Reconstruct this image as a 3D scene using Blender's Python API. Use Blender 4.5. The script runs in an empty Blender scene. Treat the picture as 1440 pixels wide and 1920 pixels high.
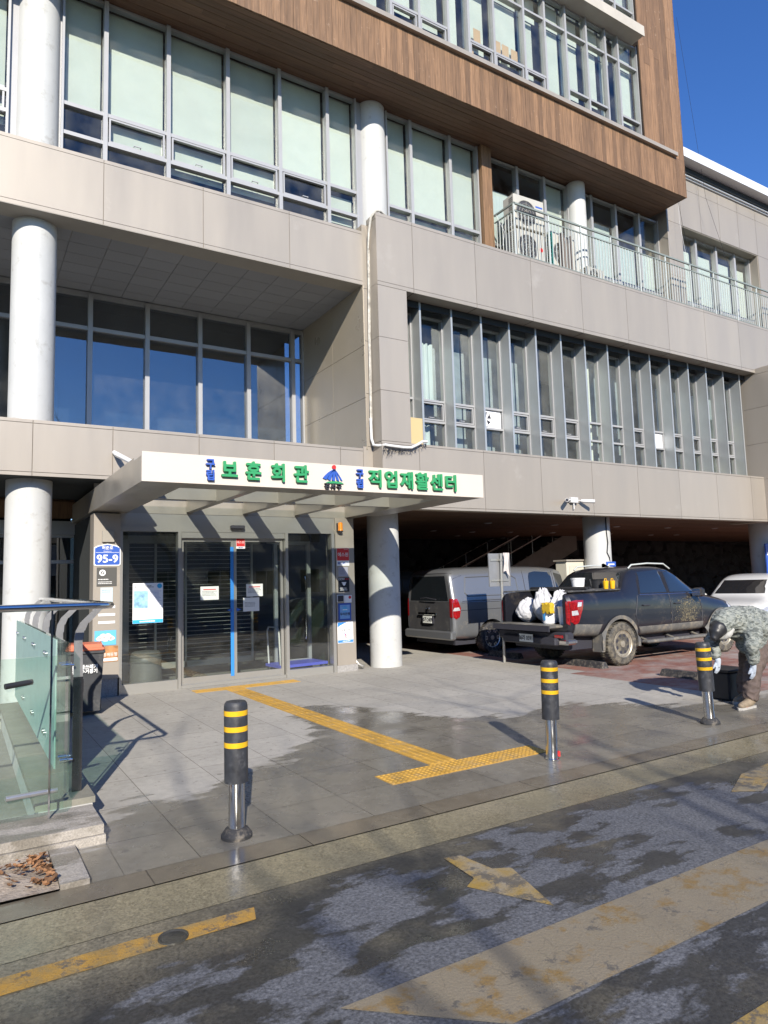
import bpy, bmesh, math, random
import numpy as np
from mathutils import Vector, Matrix, noise
from mathutils.bvhtree import BVHTree
R = math.radians
PI = math.pi
random.seed(7)
S = bpy.context.scene
COL = S.collection

# ------------------------------------------------------------------ camera, sky, sun, exposure
CAM_H = 1.70
FPX = 1286.0
_y, _p, _r = -0.554233, 0.0982869, -0.0286221
_f = Vector((-math.sin(_y)*math.cos(_p), math.cos(_y)*math.cos(_p), math.sin(_p)))
_rt = Vector((math.cos(_y), math.sin(_y), 0)); _up = _rt.cross(_f)
_r2 = _rt*math.cos(_r)+_up*math.sin(_r); _u2 = -_rt*math.sin(_r)+_up*math.cos(_r)
cd = bpy.data.cameras.new('camera'); cam = bpy.data.objects.new('camera', cd); COL.objects.link(cam)
cd.sensor_fit = 'VERTICAL'; cd.sensor_height = 24; cd.lens = 24*FPX/1920; cd.clip_start = .05; cd.clip_end = 3000
M4 = Matrix.Identity(4)
for i in range(3):
    M4[i][0] = _r2[i]; M4[i][1] = _u2[i]; M4[i][2] = -_f[i]
M4[0][3], M4[1][3], M4[2][3] = 0, 0, CAM_H
cam.matrix_world = M4
S.camera = cam

SUN = Vector((-.40, -1.0, .57)).normalized()          # towards the sun
wd = bpy.data.worlds.new('World'); S.world = wd; wd.use_nodes = True
nt = wd.node_tree
sky = nt.nodes.new('ShaderNodeTexSky'); sky.sky_type = 'NISHITA'; sky.sun_disc = False
sky.sun_elevation = math.asin(SUN.z); sky.sun_rotation = math.atan2(SUN.x, SUN.y) % (2*PI)
sky.altitude = 800; sky.air_density = 1.0; sky.dust_density = .1; sky.ozone_density = 4.0
bg = nt.nodes['Background']; hs = nt.nodes.new('ShaderNodeHueSaturation'); hs.inputs['Saturation'].default_value = 1.2; hs.inputs['Hue'].default_value = .512; hs.inputs['Value'].default_value = 1.14
nt.links.new(sky.outputs[0], hs.inputs['Color']); nt.links.new(hs.outputs[0], bg.inputs[0]); bg.inputs[1].default_value = .122
ld = bpy.data.lights.new('sun', 'SUN'); lo = bpy.data.objects.new('sun', ld); COL.objects.link(lo)
ld.energy = 5.0; ld.angle = R(.5); ld.color = (1.0, .93, .82)
lo.rotation_euler = (-SUN).to_track_quat('-Z', 'Y').to_euler(); lo.location = SUN*60
S.view_settings.view_transform = 'Standard'; S.view_settings.look = 'None'
S.view_settings.exposure = 0.56; S.view_settings.gamma = 1
try:
    S.cycles.max_bounces = 7; S.cycles.transparent_max_bounces = 12; S.cycles.glossy_bounces = 3
    S.cycles.diffuse_bounces = 3; S.cycles.use_denoising = True; S.cycles.caustics_reflective = False
    S.cycles.sample_clamp_indirect = 4
except Exception: pass

# ------------------------------------------------------------------ helpers
OFF = {}
def off_of(o):
    return OFF.get(o.name, Vector((0, 0, 0))) if o else Vector((0, 0, 0))
def thing(name, label, cat, loc=(0, 0, 0), group=None, kind=None, rotz=0):
    o = bpy.data.objects.new(name, None); COL.objects.link(o); o.empty_display_size = .1
    o.location = loc; o.rotation_euler.z = rotz; OFF[o.name] = Vector(loc)
    tag(o, label, cat, group, kind); return o
def tag(o, label=None, cat=None, group=None, kind=None):
    if label: o['label'] = label
    if cat: o['category'] = cat
    if group: o['group'] = group
    if kind: o['kind'] = kind
    return o
def link(name, me, parent=None, label=None):
    o = bpy.data.objects.new(name, me); COL.objects.link(o)
    if parent: o.parent = parent; OFF[o.name] = off_of(parent)
    if label: o['label'] = label
    return o
class MB:
    def __init__(s): s.v = []; s.f = []; s.m = []
    def add(s, vs, fs, mi=0):
        n = len(s.v); s.v += [tuple(v) for v in vs]
        for f in fs: s.f.append([i+n for i in f]); s.m.append(mi)
        return s
    def box(s, x0, x1, y0, y1, z0, z1, mi=0):
        if x0 > x1: x0, x1 = x1, x0
        if y0 > y1: y0, y1 = y1, y0
        if z0 > z1: z0, z1 = z1, z0
        return s.add([(x0,y0,z0),(x1,y0,z0),(x1,y1,z0),(x0,y1,z0),(x0,y0,z1),(x1,y0,z1),(x1,y1,z1),(x0,y1,z1)],
              [(0,3,2,1),(4,5,6,7),(0,1,5,4),(1,2,6,5),(2,3,7,6),(3,0,4,7)], mi)
    def bbox(s, x0, x1, y0, y1, z0, z1, b=.01, mi=0):            # box with bevelled upright and top edges
        if min(x1-x0, y1-y0, z1-z0) < 2.5*b: return s.box(x0,x1,y0,y1,z0,z1,mi)
        def ring(i, z): return [(x0+i,y0+b if 0 else y0+i,z)]
        pts = []
        for z, i in ((z0+b*.0, b), (z0+b, 0), (z1-b, 0), (z1, b)):
            a0, a1, b0, b1 = x0+i, x1-i, y0+i, y1-i
            c = b
            pts.append([(a0+c,b0,z),(a1-c,b0,z),(a1,b0+c,z),(a1,b1-c,z),(a1-c,b1,z),(a0+c,b1,z),(a0,b1-c,z),(a0,b0+c,z)])
        vs = [p for r in pts for p in r]; fs = [tuple(range(7,-1,-1)), tuple(range(24,32))]
        for k in range(3):
            for j in range(8): fs.append((k*8+j, k*8+(j+1)%8, (k+1)*8+(j+1)%8, (k+1)*8+j))
        return s.add(vs, fs, mi)
    def quad(s, a, b, c, d, mi=0): return s.add([a,b,c,d], [(0,1,2,3)], mi)
    def poly(s, pts, z0, z1, mi=0):                               # extruded xy polygon (ccw)
        n = len(pts)
        return s.add([(x,y,z0) for x,y in pts]+[(x,y,z1) for x,y in pts],
            [tuple(range(n-1,-1,-1)), tuple(range(n,2*n))]+[(i,(i+1)%n,n+(i+1)%n,n+i) for i in range(n)], mi)
    def prism(s, pts, d, mi=0):                                   # planar 3-d polygon extruded along vector d
        n = len(pts); d = Vector(d)
        return s.add([Vector(p) for p in pts]+[Vector(p)+d for p in pts],
            [tuple(range(n-1,-1,-1)), tuple(range(n,2*n))]+[(i,(i+1)%n,n+(i+1)%n,n+i) for i in range(n)], mi)
    def cyl(s, a, b, r, n=16, r2=None, mi=0, cap=True):
        a = Vector(a); b = Vector(b); r2 = r if r2 is None else r2
        d = (b-a).normalized(); q = d.orthogonal().normalized(); w = d.cross(q)
        vs = [a+(q*math.cos(t)+w*math.sin(t))*r for t in [2*PI*i/n for i in range(n)]]
        vs += [b+(q*math.cos(t)+w*math.sin(t))*r2 for t in [2*PI*i/n for i in range(n)]]
        fs = [(i,(i+1)%n,n+(i+1)%n,n+i) for i in range(n)]
        if cap: fs += [tuple(range(n-1,-1,-1)), tuple(range(n,2*n))]
        return s.add(vs, fs, mi)
    def tube(s, pts, r, n=10, mi=0, cap=True):
        pts = [Vector(p) for p in pts]; rr = r if isinstance(r, (list, tuple)) else [r]*len(pts)
        d0 = (pts[1]-pts[0]).normalized(); q = d0.orthogonal().normalized(); base = len(s.v); vs = []; fs = []
        for i, p in enumerate(pts):
            if i == 0: d = d0
            elif i == len(pts)-1: d = (pts[i]-pts[i-1]).normalized()
            else: d = ((pts[i]-pts[i-1]).normalized()+(pts[i+1]-pts[i]).normalized()).normalized()
            q = (q-d*q.dot(d)).normalized(); w = d.cross(q)
            for k in range(n):
                t = 2*PI*k/n; vs.append(p+(q*math.cos(t)+w*math.sin(t))*rr[i])
        for i in range(len(pts)-1):
            for k in range(n): fs.append((i*n+k, i*n+(k+1)%n, (i+1)*n+(k+1)%n, (i+1)*n+k))
        if cap: fs += [tuple(range(n-1,-1,-1)), tuple(range((len(pts)-1)*n, len(pts)*n))]
        return s.add(vs, fs, mi)
    def lathe(s, prof, c=(0,0,0), n=24, axis='z', mi=0, cap=True):           # prof [(r, h)]
        vs = []; fs = []; c = Vector(c)
        for r, h in prof:
            for k in range(n):
                t = 2*PI*k/n; a, b = r*math.cos(t), r*math.sin(t)
                vs.append(c+Vector({'z': (a,b,h), 'y': (b,h,a), 'x': (h,a,b)}[axis]))
        for i in range(len(prof)-1):
            for k in range(n): fs.append((i*n+k, i*n+(k+1)%n, (i+1)*n+(k+1)%n, (i+1)*n+k))
        if cap: fs += [tuple(range(n-1,-1,-1)), tuple(range((len(prof)-1)*n, len(prof)*n))]
        return s.add(vs, fs, mi)
    def build(s, name, mats, parent=None, smooth=None, label=None, fix=False):
        me = bpy.data.meshes.new(name); o0 = off_of(parent)
        me.from_pydata([Vector(v)-o0 for v in s.v] if o0.length else s.v, [], s.f)
        if not isinstance(mats, (list, tuple)): mats = [mats]
        for m in mats: me.materials.append(m)
        me.polygons.foreach_set('material_index', s.m)
        if fix:
            bm = bmesh.new(); bm.from_mesh(me); bmesh.ops.recalc_face_normals(bm, faces=bm.faces[:]); bm.to_mesh(me); bm.free()
        if smooth: me.shade_smooth(); me.set_sharp_from_angle(angle=R(smooth))
        me.update()
        return link(name, me, parent, label)
def copy_tree(o, parent=None):
    c = o.copy(); COL.objects.link(c); c.parent = parent
    if o.name in OFF: OFF[c.name] = OFF[o.name]
    for ch in list(o.children): copy_tree(ch, c)
    return c
def struct(o, label=None): o['kind'] = 'structure'; return o

# ------------------------------------------------------------------ materials
def _n(t, k, **kw):
    n = t.nodes.new(k)
    for a, b in kw.items(): setattr(n, a, b)
    return n
def mat(name, col, rough=.55, metal=0, var=.0, vs=3.0, bump=0, bs=40, rvar=0, coat=0, island=0, spec=.5, stretch=None, dirt=None, ds=1.5, alpha=None, obj=False, emit=None):
    m = bpy.data.materials.new(name); m.use_nodes = True; t = m.node_tree; L = t.links
    b = t.nodes['Principled BSDF']; c = (*col, 1)
    b.inputs['Base Color'].default_value = c; b.inputs['Roughness'].default_value = rough
    b.inputs['Metallic'].default_value = metal; b.inputs['Coat Weight'].default_value = coat
    b.inputs['Specular IOR Level'].default_value = spec
    if emit: b.inputs['Emission Color'].default_value = (*emit[0], 1); b.inputs['Emission Strength'].default_value = emit[1]
    if obj: pos = _n(t, 'ShaderNodeTexCoord').outputs['Object']
    else: pos = _n(t, 'ShaderNodeNewGeometry').outputs['Position']
    if stretch:
        mp = _n(t, 'ShaderNodeMapping'); mp.inputs['Scale'].default_value = stretch; L.new(pos, mp.inputs[0]); pos2 = mp.outputs[0]
    else: pos2 = pos
    out = None
    if var or rvar:
        nz = _n(t, 'ShaderNodeTexNoise'); nz.inputs['Scale'].default_value = vs; nz.inputs['Detail'].default_value = 8; nz.inputs['Roughness'].default_value = .6
        L.new(pos2, nz.inputs['Vector'])
        if var:
            mr = _n(t, 'ShaderNodeMapRange'); mr.inputs[1].default_value = .3; mr.inputs[2].default_value = .7
            mr.inputs[3].default_value = 1-var; mr.inputs[4].default_value = 1+var; L.new(nz.outputs[0], mr.inputs[0])
            hv = _n(t, 'ShaderNodeHueSaturation'); hv.inputs['Color'].default_value = c; L.new(mr.outputs[0], hv.inputs['Value']); out = hv.outputs[0]
        if rvar:
            mr = _n(t, 'ShaderNodeMapRange'); mr.inputs[1].default_value = .3; mr.inputs[2].default_value = .7
            mr.inputs[3].default_value = max(.02, rough-rvar); mr.inputs[4].default_value = min(1, rough+rvar); L.new(nz.outputs[0], mr.inputs[0]); L.new(mr.outputs[0], b.inputs['Roughness'])
    if island:
        g = _n(t, 'ShaderNodeNewGeometry'); mr = _n(t, 'ShaderNodeMapRange'); mr.inputs[3].default_value = 1-island; mr.inputs[4].default_value = 1+island
        L.new(g.outputs['Random Per Island'], mr.inputs[0]); hv = _n(t, 'ShaderNodeHueSaturation'); L.new(mr.outputs[0], hv.inputs['Value'])
        if out: L.new(out, hv.inputs['Color'])
        else: hv.inputs['Color'].default_value = c
        out = hv.outputs[0]
    if dirt:                                                       # (colour, amount 0..1)
        nz = _n(t, 'ShaderNodeTexNoise'); nz.inputs['Scale'].default_value = ds; nz.inputs['Detail'].default_value = 10; nz.inputs['Roughness'].default_value = .7
        L.new(pos, nz.inputs['Vector']); mr = _n(t, 'ShaderNodeMapRange'); mr.inputs[1].default_value = .62-.25*dirt[1]; mr.inputs[2].default_value = .72
        L.new(nz.outputs[0], mr.inputs[0]); mx = _n(t, 'ShaderNodeMix', data_type='RGBA'); L.new(mr.outputs[0], mx.inputs[0])
        if out: L.new(out, mx.inputs[6])
        else: mx.inputs[6].default_value = c
        mx.inputs[7].default_value = (*dirt[0], 1); out = mx.outputs[2]
    if out: L.new(out, b.inputs['Base Color'])
    if bump:
        nz = _n(t, 'ShaderNodeTexNoise'); nz.inputs['Scale'].default_value = bs; nz.inputs['Detail'].default_value = 4; L.new(pos2, nz.inputs['Vector'])
        bp = _n(t, 'ShaderNodeBump'); bp.inputs['Strength'].default_value = 1; bp.inputs['Distance'].default_value = bump; L.new(nz.outputs[0], bp.inputs['Height']); L.new(bp.outputs[0], b.inputs['Normal'])
    return m
def glass(name, tint=(.8,.9,.88), refl=1.0, rough=.0, ior=1.5, dust_haze=0.0):
    m = bpy.data.materials.new(name); m.use_nodes = True; t = m.node_tree; L = t.links; t.nodes.clear()
    o = _n(t, 'ShaderNodeOutputMaterial'); tr = _n(t, 'ShaderNodeBsdfTransparent'); tr.inputs[0].default_value = (*tint, 1)
    gl = _n(t, 'ShaderNodeBsdfGlossy'); gl.inputs['Roughness'].default_value = rough; gl.inputs[0].default_value = (refl, refl, refl, 1)
    fr = _n(t, 'ShaderNodeFresnel'); gb = _n(t, 'ShaderNodeNewGeometry'); im = _n(t, 'ShaderNodeMapRange'); im.inputs[3].default_value = ior; im.inputs[4].default_value = 1/ior
    L.new(gb.outputs['Backfacing'], im.inputs[0]); L.new(im.outputs[0], fr.inputs[0]); mx = _n(t, 'ShaderNodeMixShader')
    # slight waviness of real panes
    g = _n(t, 'ShaderNodeNewGeometry'); nz = _n(t, 'ShaderNodeTexNoise'); nz.inputs['Scale'].default_value = 1.1; nz.inputs['Detail'].default_value = 1
    L.new(g.outputs['Position'], nz.inputs['Vector']); bp = _n(t, 'ShaderNodeBump'); bp.inputs['Distance'].default_value = .004; bp.inputs['Strength'].default_value = .5
    L.new(nz.outputs[0], bp.inputs['Height']); L.new(bp.outputs[0], gl.inputs['Normal'])
    L.new(fr.outputs[0], mx.inputs[0]); L.new(tr.outputs[0], mx.inputs[1]); L.new(gl.outputs[0], mx.inputs[2])
    last = mx.outputs[0]
    if dust_haze:
        df = _n(t, 'ShaderNodeBsdfDiffuse'); df.inputs[0].default_value = (.6,.58,.52,1); m2 = _n(t, 'ShaderNodeMixShader')
        n2 = _n(t, 'ShaderNodeTexNoise'); n2.inputs['Scale'].default_value = 2.5; n2.inputs['Detail'].default_value = 8; L.new(g.outputs['Position'], n2.inputs['Vector'])
        mr = _n(t, 'ShaderNodeMapRange'); mr.inputs[1].default_value = .35; mr.inputs[2].default_value = .8; mr.inputs[4].default_value = dust_haze*2; L.new(n2.outputs[0], mr.inputs[0])
        L.new(mr.outputs[0], m2.inputs[0]); L.new(last, m2.inputs[1]); L.new(df.outputs[0], m2.inputs[2]); last = m2.outputs[0]
    L.new(last, o.inputs[0]); return m
K = {}
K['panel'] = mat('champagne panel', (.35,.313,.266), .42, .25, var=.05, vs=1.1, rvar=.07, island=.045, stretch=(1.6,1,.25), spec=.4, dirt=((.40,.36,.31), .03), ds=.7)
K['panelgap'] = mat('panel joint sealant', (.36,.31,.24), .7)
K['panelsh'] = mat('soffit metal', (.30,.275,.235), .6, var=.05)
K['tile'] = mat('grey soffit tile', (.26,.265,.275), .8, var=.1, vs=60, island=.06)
K['tilegap'] = mat('soffit joint', (.36,.35,.33), .8)
K['conc'] = mat('painted concrete column', (.50,.505,.49), .6, var=.05, vs=1.6, bump=.002, bs=20, dirt=((.36,.35,.32), .22), ds=5)
K['wood'] = mat('weathered timber board', (.185,.106,.055), .62, var=.38, vs=2.2, island=.26, stretch=(22,22,1.1), bump=.0015, bs=3, dirt=((.40,.29,.20), .0), ds=9)
K['woodx'] = mat('dark stained soffit board', (.13,.07,.04), .6, var=.3, vs=2, island=.16, stretch=(1,22,22), bump=.002, bs=3)
K['wooddk'] = mat('shadow gap', (.03,.02,.015), .9)
K['frame'] = mat('aluminium window frame', (.37,.37,.37), .4, .2, var=.04)
K['frameg'] = mat('grey fin metal', (.42,.44,.44), .42, .45, var=.05, vs=2)
K['glass'] = glass('green tinted pane', (.95,.975,.96), 1.0, dust_haze=.03)
K['glassd'] = glass('reflective dark pane', (.62,.68,.72), .92, ior=2.4, dust_haze=.02)  # diffuse share painted in as haze to grey the blue reflection
K['glassv'] = glass('clear vestibule glass', (.93,.955,.94), 1.0, ior=1.75, dust_haze=.012)
K['glassr'] = glass('tempered rail glass', (.86,.95,.91), 1.0, ior=1.5, dust_haze=.07)
K['frost'] = mat('frosted film', (.36,.52,.47), .55, var=.08, vs=6)
K['glasst'] = glass('canopy roof glass', (.93,.96,.94), 1.0, dust_haze=.05)
K['blind'] = mat('pale roller blind', (.50,.525,.48), .9, var=.03, vs=2)
K['curtain'] = mat('light curtain', (.44,.49,.48), .9, var=.1, vs=5, stretch=(6,6,.4))
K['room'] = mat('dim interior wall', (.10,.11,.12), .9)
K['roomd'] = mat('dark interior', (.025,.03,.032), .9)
K['paper'] = mat('paper', (.74,.74,.70), .8, var=.03)
K['sheet'] = mat('galvanised sheet', (.30,.305,.31), .5, .5, var=.08, vs=6)
K['bracket'] = mat('satin stainless flat', (.50,.50,.50), .32, .75, var=.1, vs=10)
K['granite'] = mat('grey granite plinth', (.30,.29,.28), .6, var=.35, vs=70)
K['card'] = mat('brown cardboard', (.50,.33,.19), .85, var=.06)
K['steel'] = mat('brushed stainless steel', (.44,.43,.40), .30, .6, var=.03, vs=2)
K['steels'] = mat('polished stainless steel', (.68,.68,.68), .10, 1, rvar=.06, vs=14)
K['railt'] = mat('grey green rail paint', (.20,.23,.21), .45)
K['white'] = mat('white paint', (.60,.60,.59), .5, var=.04)
K['railp'] = mat('pale railing paint', (.50,.53,.50), .45, .1)
K['black'] = mat('black plastic', (.022,.023,.026), .42, var=.15, vs=8, spec=.4)
K['rubber'] = mat('black rubber', (.03,.03,.032), .75, var=.3, vs=12, dirt=((.22,.19,.15), .5), ds=14)
K['cream'] = mat('cream fascia metal', (.60,.54,.465), .5, var=.02, vs=1)
K['beam'] = mat('canopy metal', (.36,.335,.29), .38, .45, var=.06, vs=2, rvar=.08)
K['red'] = mat('signal red', (.62,.03,.03), .45)
K['green'] = mat('sign green', (.035,.29,.11), .4)
K['blue'] = mat('sign blue', (.035,.10,.42), .4)
K['sky'] = mat('poster sky blue', (.12,.44,.72), .5)
K['ink'] = mat('dark ink', (.03,.03,.04), .6)
K['wht'] = mat('print white', (.82,.82,.82), .5)
def objvar(m, amt):
    t = m.node_tree; b = t.nodes['Principled BSDF']; i = b.inputs['Base Color']; oi = _n(t, 'ShaderNodeObjectInfo'); mr = _n(t, 'ShaderNodeMapRange'); mr.inputs[3].default_value = 1-amt; mr.inputs[4].default_value = 1+amt
    t.links.new(oi.outputs['Random'], mr.inputs[0]); hv = _n(t, 'ShaderNodeHueSaturation'); t.links.new(mr.outputs[0], hv.inputs['Value'])
    if i.links: t.links.new(i.links[0].from_socket, hv.inputs['Color'])
    else: hv.inputs['Color'].default_value = i.default_value
    t.links.new(hv.outputs[0], i)
objvar(K['blind'], .09); objvar(K['curtain'], .12); objvar(K['frame'], .05)
def text(body, h, loc, nrm='-y', ext=.001, m=None, name='lettering', parent=None, bold=0, sx=1, align='CENTER', tilt=0):
    cu = bpy.data.curves.new('t', 'FONT'); cu.body = body; cu.size = h; cu.extrude = ext; cu.resolution_u = 4
    cu.align_x = align; cu.align_y = 'CENTER'; cu.space_line = .95
    o = bpy.data.objects.new('t', cu); COL.objects.link(o)
    bpy.context.view_layer.update()
    me = bpy.data.meshes.new_from_object(o.evaluated_get(bpy.context.evaluated_depsgraph_get()))
    bpy.data.objects.remove(o)
    if bold:                                                       # heavier strokes: shifted copies, each a hair further out
        bm = bmesh.new()
        for k, (dx, dy) in enumerate([(0, 0)]+[(math.cos(q*PI/4), math.sin(q*PI/4)) for q in range(8)]):
            m2 = me.copy(); m2.transform(Matrix.Translation((dx*bold, dy*bold, k*.00025))); bm.from_mesh(m2); bpy.data.meshes.remove(m2)
        bm.to_mesh(me); bm.free()
    rot = {'-y': Matrix.Rotation(PI/2, 4, 'X'), '-x': Matrix.Rotation(-PI/2, 4, 'Z') @ Matrix.Rotation(PI/2, 4, 'X'), 'z': Matrix.Identity(4)}[nrm]
    me.transform(Matrix.Translation(Vector(loc)-off_of(parent)) @ rot @ Matrix.Rotation(tilt, 4, 'Z') @ Matrix.Diagonal((sx, 1, 1, 1)))
    me.materials.clear(); me.materials.append(m or K['ink'])
    return link(name, me, parent)
# ------------------------------------------------------------------ ground
def sdist(P, poly):
    """signed distance of points P (n,2) to a polygon, negative inside"""
    A = np.array(poly, float); B = np.roll(A, -1, 0); d = np.full(len(P), 1e9); ins = np.zeros(len(P), bool)
    for a, b in zip(A, B):
        e = b-a; w = P-a; t = np.clip((w@e)/(e@e+1e-12), 0, 1); d = np.minimum(d, np.hypot(*(w-t[:, None]*e).T))
        c = (a[1] > P[:, 1]) != (b[1] > P[:, 1]); x = (b[0]-a[0])*(P[:, 1]-a[1])/(b[1]-a[1]+1e-12)+a[0]; ins ^= c & (P[:, 0] < x)
    return np.where(ins, -d, d)
WETP = [(-3,4.0),(.75,5.0),(1.0,5.64),(1.31,5.92),(1.8,5.67),(2.09,6.12),(2.58,6.19),(3.04,6.73),(3.5,7.28),(3.64,8.2),(4.05,8.9),(4.6,8.45),(4.83,7.42),(5.24,6.86),(5.81,6.5),(6.6,6.75),(7.35,6.3),(7.75,5.7),(9,5.4),(13,5.0),(13,4.0)]
DRYR = [(.35,2.95),(.9,3.08),(1.3,3.15),(1.5,3.42),(1.75,3.40),(2.0,3.58),(2.35,3.52),(2.75,3.34),(3.1,3.62),(3.5,3.40),(3.9,3.55),(4.5,3.55),(5.2,3.45),(6.4,3.3),(12,3.1),(12,-6),(-6,-6),(-6,2.2)]
def grid(name, x0, x1, y0, y1, z, step, m, attrs=None, zf=None):
    nx = max(1, round((x1-x0)/step)); ny = max(1, round((y1-y0)/step))
    xs = np.linspace(x0, x1, nx+1); ys = np.linspace(y0, y1, ny+1); X, Y = np.meshgrid(xs, ys); P = np.stack([X.ravel(), Y.ravel()], 1)
    Z = np.full(len(P), float(z))
    if zf is not None: Z = Z+zf(P)
    V = np.column_stack([P, Z]); i = np.arange(nx*ny); r = i//nx; c = i % nx; a = r*(nx+1)+c
    F = np.column_stack([a, a+1, a+nx+2, a+nx+1])
    me = bpy.data.meshes.new(name); me.vertices.add(len(V)); me.vertices.foreach_set('co', V.ravel())
    me.loops.add(F.size); me.loops.foreach_set('vertex_index', F.ravel()); me.polygons.add(len(F)); me.polygons.foreach_set('loop_start', np.arange(0, F.size, 4))
    me.update(calc_edges=True)
    for k, fn in (attrs or {}).items():
        at = me.attributes.new(k, 'FLOAT', 'POINT'); at.data.foreach_set('value', fn(P).astype(np.float32))
    me.materials.append(m); me.validate(); return struct(link(name, me))
def wetf(P): return np.clip(-sdist(P, WETP)*1.0, -1, 1)
_bl = [(random.Random(k*7+1).uniform(.6,6), random.Random(k*5+2).uniform(2.62,3.6), random.Random(k*3).uniform(.04,.16)) for k in range(46)]
def wet_shade(P):
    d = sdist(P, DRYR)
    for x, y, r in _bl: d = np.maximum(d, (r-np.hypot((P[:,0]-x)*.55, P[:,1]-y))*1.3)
    d = np.where(P[:,1] < 2.15, np.minimum(np.abs(d)*.0+.07, 1), d)  # strip nearer than the stripe painted darker as foreground shade, carried as wetness
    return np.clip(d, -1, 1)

def ground_mat(name, dry, wet, rd=.85, rw=.16, joints=None, jcol=(.12,.11,.10), grain=220, gstr=.35, wmul=1.0, edge=.28, bumpd=.002, brick=None, silt=None, wbump=.22, spots=0):
    m = bpy.data.materials.new(name); m.use_nodes = True; t = m.node_tree; L = t.links; b = t.nodes['Principled BSDF']
    g = _n(t, 'ShaderNodeNewGeometry'); pos = g.outputs['Position']
    def nz(sc, det=6, rough=.6, vec=None):
        n = _n(t, 'ShaderNodeTexNoise'); n.inputs['Scale'].default_value = sc; n.inputs['Detail'].default_value = det; n.inputs['Roughness'].default_value = rough
        L.new(vec or pos, n.inputs['Vector']); return n.outputs[0]
    def mr(v, a, b_, c, d):
        n = _n(t, 'ShaderNodeMapRange'); n.inputs[1].default_value = a; n.inputs[2].default_value = b_; n.inputs[3].default_value = c; n.inputs[4].default_value = d
        L.new(v, n.inputs[0]); return n.outputs[0]
    def ma(op, a, b_=None):
        n = _n(t, 'ShaderNodeMath', operation=op)
        for i, v in enumerate((a, b_)):
            if v is None: continue
            if isinstance(v, (int, float)): n.inputs[i].default_value = v
            else: L.new(v, n.inputs[i])
        return n.outputs[0]
    def mix(f, a, b_, bl='MIX'):
        n = _n(t, 'ShaderNodeMix', data_type='RGBA', blend_type=bl)
        for i, v in ((0, f), (6, a), (7, b_)):
            if isinstance(v, (int, float)): n.inputs[i].default_value = v
            elif isinstance(v, tuple): n.inputs[i].default_value = (*v[:3], 1)
            else: L.new(v, n.inputs[i])
        return n.outputs[2]
    at = _n(t, 'ShaderNodeAttribute'); at.attribute_name = 'wet'
    mp = _n(t, 'ShaderNodeMapping'); mp.inputs['Scale'].default_value = (.8, 2.0, 1); L.new(pos, mp.inputs[0])
    n1 = nz(2.2, 10, .62, mp.outputs[0])
    w = ma('ADD', at.outputs['Fac'], ma('MULTIPLY', ma('SUBTRACT', n1, .5), edge*4.2))
    w = mr(w, -.035, .06, 0, 1)
    big = mr(nz(.7, 5), .35, .65, .9, 1.1); fine = mr(nz(grain, 3, .8), .3, .7, 1-gstr, 1+gstr); mid = mr(nz(14, 6), .3, .7, .9, 1.1)
    fac = ma('MULTIPLY', ma('MULTIPLY', big, fine), mid)
    dcol, wcol = dry, wet
    if brick:
        bk = _n(t, 'ShaderNodeTexBrick'); bk.inputs['Scale'].default_value = 1; bk.inputs['Brick Width'].default_value = .2; bk.inputs['Row Height'].default_value = .1
        bk.inputs['Mortar Size'].default_value = .004; bk.inputs['Color1'].default_value = (*brick[0], 1); bk.inputs['Color2'].default_value = (*brick[1], 1); bk.inputs['Mortar'].default_value = (.20,.19,.17,1)
        L.new(pos, bk.inputs['Vector'])
        dl = mr(nz(1.1, 8, .7), .45, .62, 0, .75)
        dcol = mix(dl, bk.outputs[0], (.34,.31,.28)); wcol = mix(.6, dcol, wet)
    if silt: wcol = mix(mr(ma('ADD', at.outputs['Fac'], ma('MULTIPLY', ma('SUBTRACT', nz(1.6, 9, .7), .5), 1.2)), .10, .62, 0, 1), wcol, silt)
    c = mix(w, dcol, wcol)
    if spots: c = mix(mr(nz(11, 3, .5), .655, .69, 0, spots), c, (.11,.10,.085)); c = mix(mr(nz(3.1, 10, .75), .60, .72, 0, spots*.6), c, (.50,.47,.42))
    hv = _n(t, 'ShaderNodeHueSaturation'); L.new(fac, hv.inputs['Value']); L.new(c, hv.inputs['Color']); c = hv.outputs[0]
    bump_h = nz(grain*.8, 3, .7)
    if joints:
        bk = _n(t, 'ShaderNodeTexBrick'); bk.inputs['Scale'].default_value = 1; bk.offset = joints[3] if len(joints) > 3 else 0; bk.inputs['Brick Width'].default_value = joints[0]; bk.inputs['Row Height'].default_value = joints[1]
        bk.inputs['Mortar Size'].default_value = joints[2]; bk.inputs['Mortar Smooth'].default_value = .3
        bk.inputs['Color1'].default_value = (.93,.93,.93,1); bk.inputs['Color2'].default_value = (1.07,1.07,1.07,1); bk.inputs['Mortar'].default_value = (.36,.34,.32,1)
        m2 = _n(t, 'ShaderNodeMapping'); m2.inputs['Location'].default_value = joints[4] if len(joints) > 4 else (0,0,0); L.new(pos, m2.inputs[0]); L.new(m2.outputs[0], bk.inputs['Vector'])
        c = mix(1.0, c, bk.outputs[0], 'MULTIPLY')
    L.new(c, b.inputs['Base Color'])
    rr = _n(t, 'ShaderNodeMix'); L.new(w, rr.inputs[0]); rr.inputs[2].default_value = rd
    pud = mr(nz(1.7, 6), .38, .62, min(1, rw+.32), rw); L.new(pud, rr.inputs[3]); L.new(rr.outputs[0], b.inputs['Roughness'])
    bs = _n(t, 'ShaderNodeBump'); bs.inputs['Strength'].default_value = 1; bs.inputs['Distance'].default_value = bumpd; L.new(bump_h, bs.inputs['Height']); L.new(bs.outputs[0], b.inputs['Normal']); L.new(mr(w, 0, 1, 1, wbump), bs.inputs['Strength'])
    return m
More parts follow.
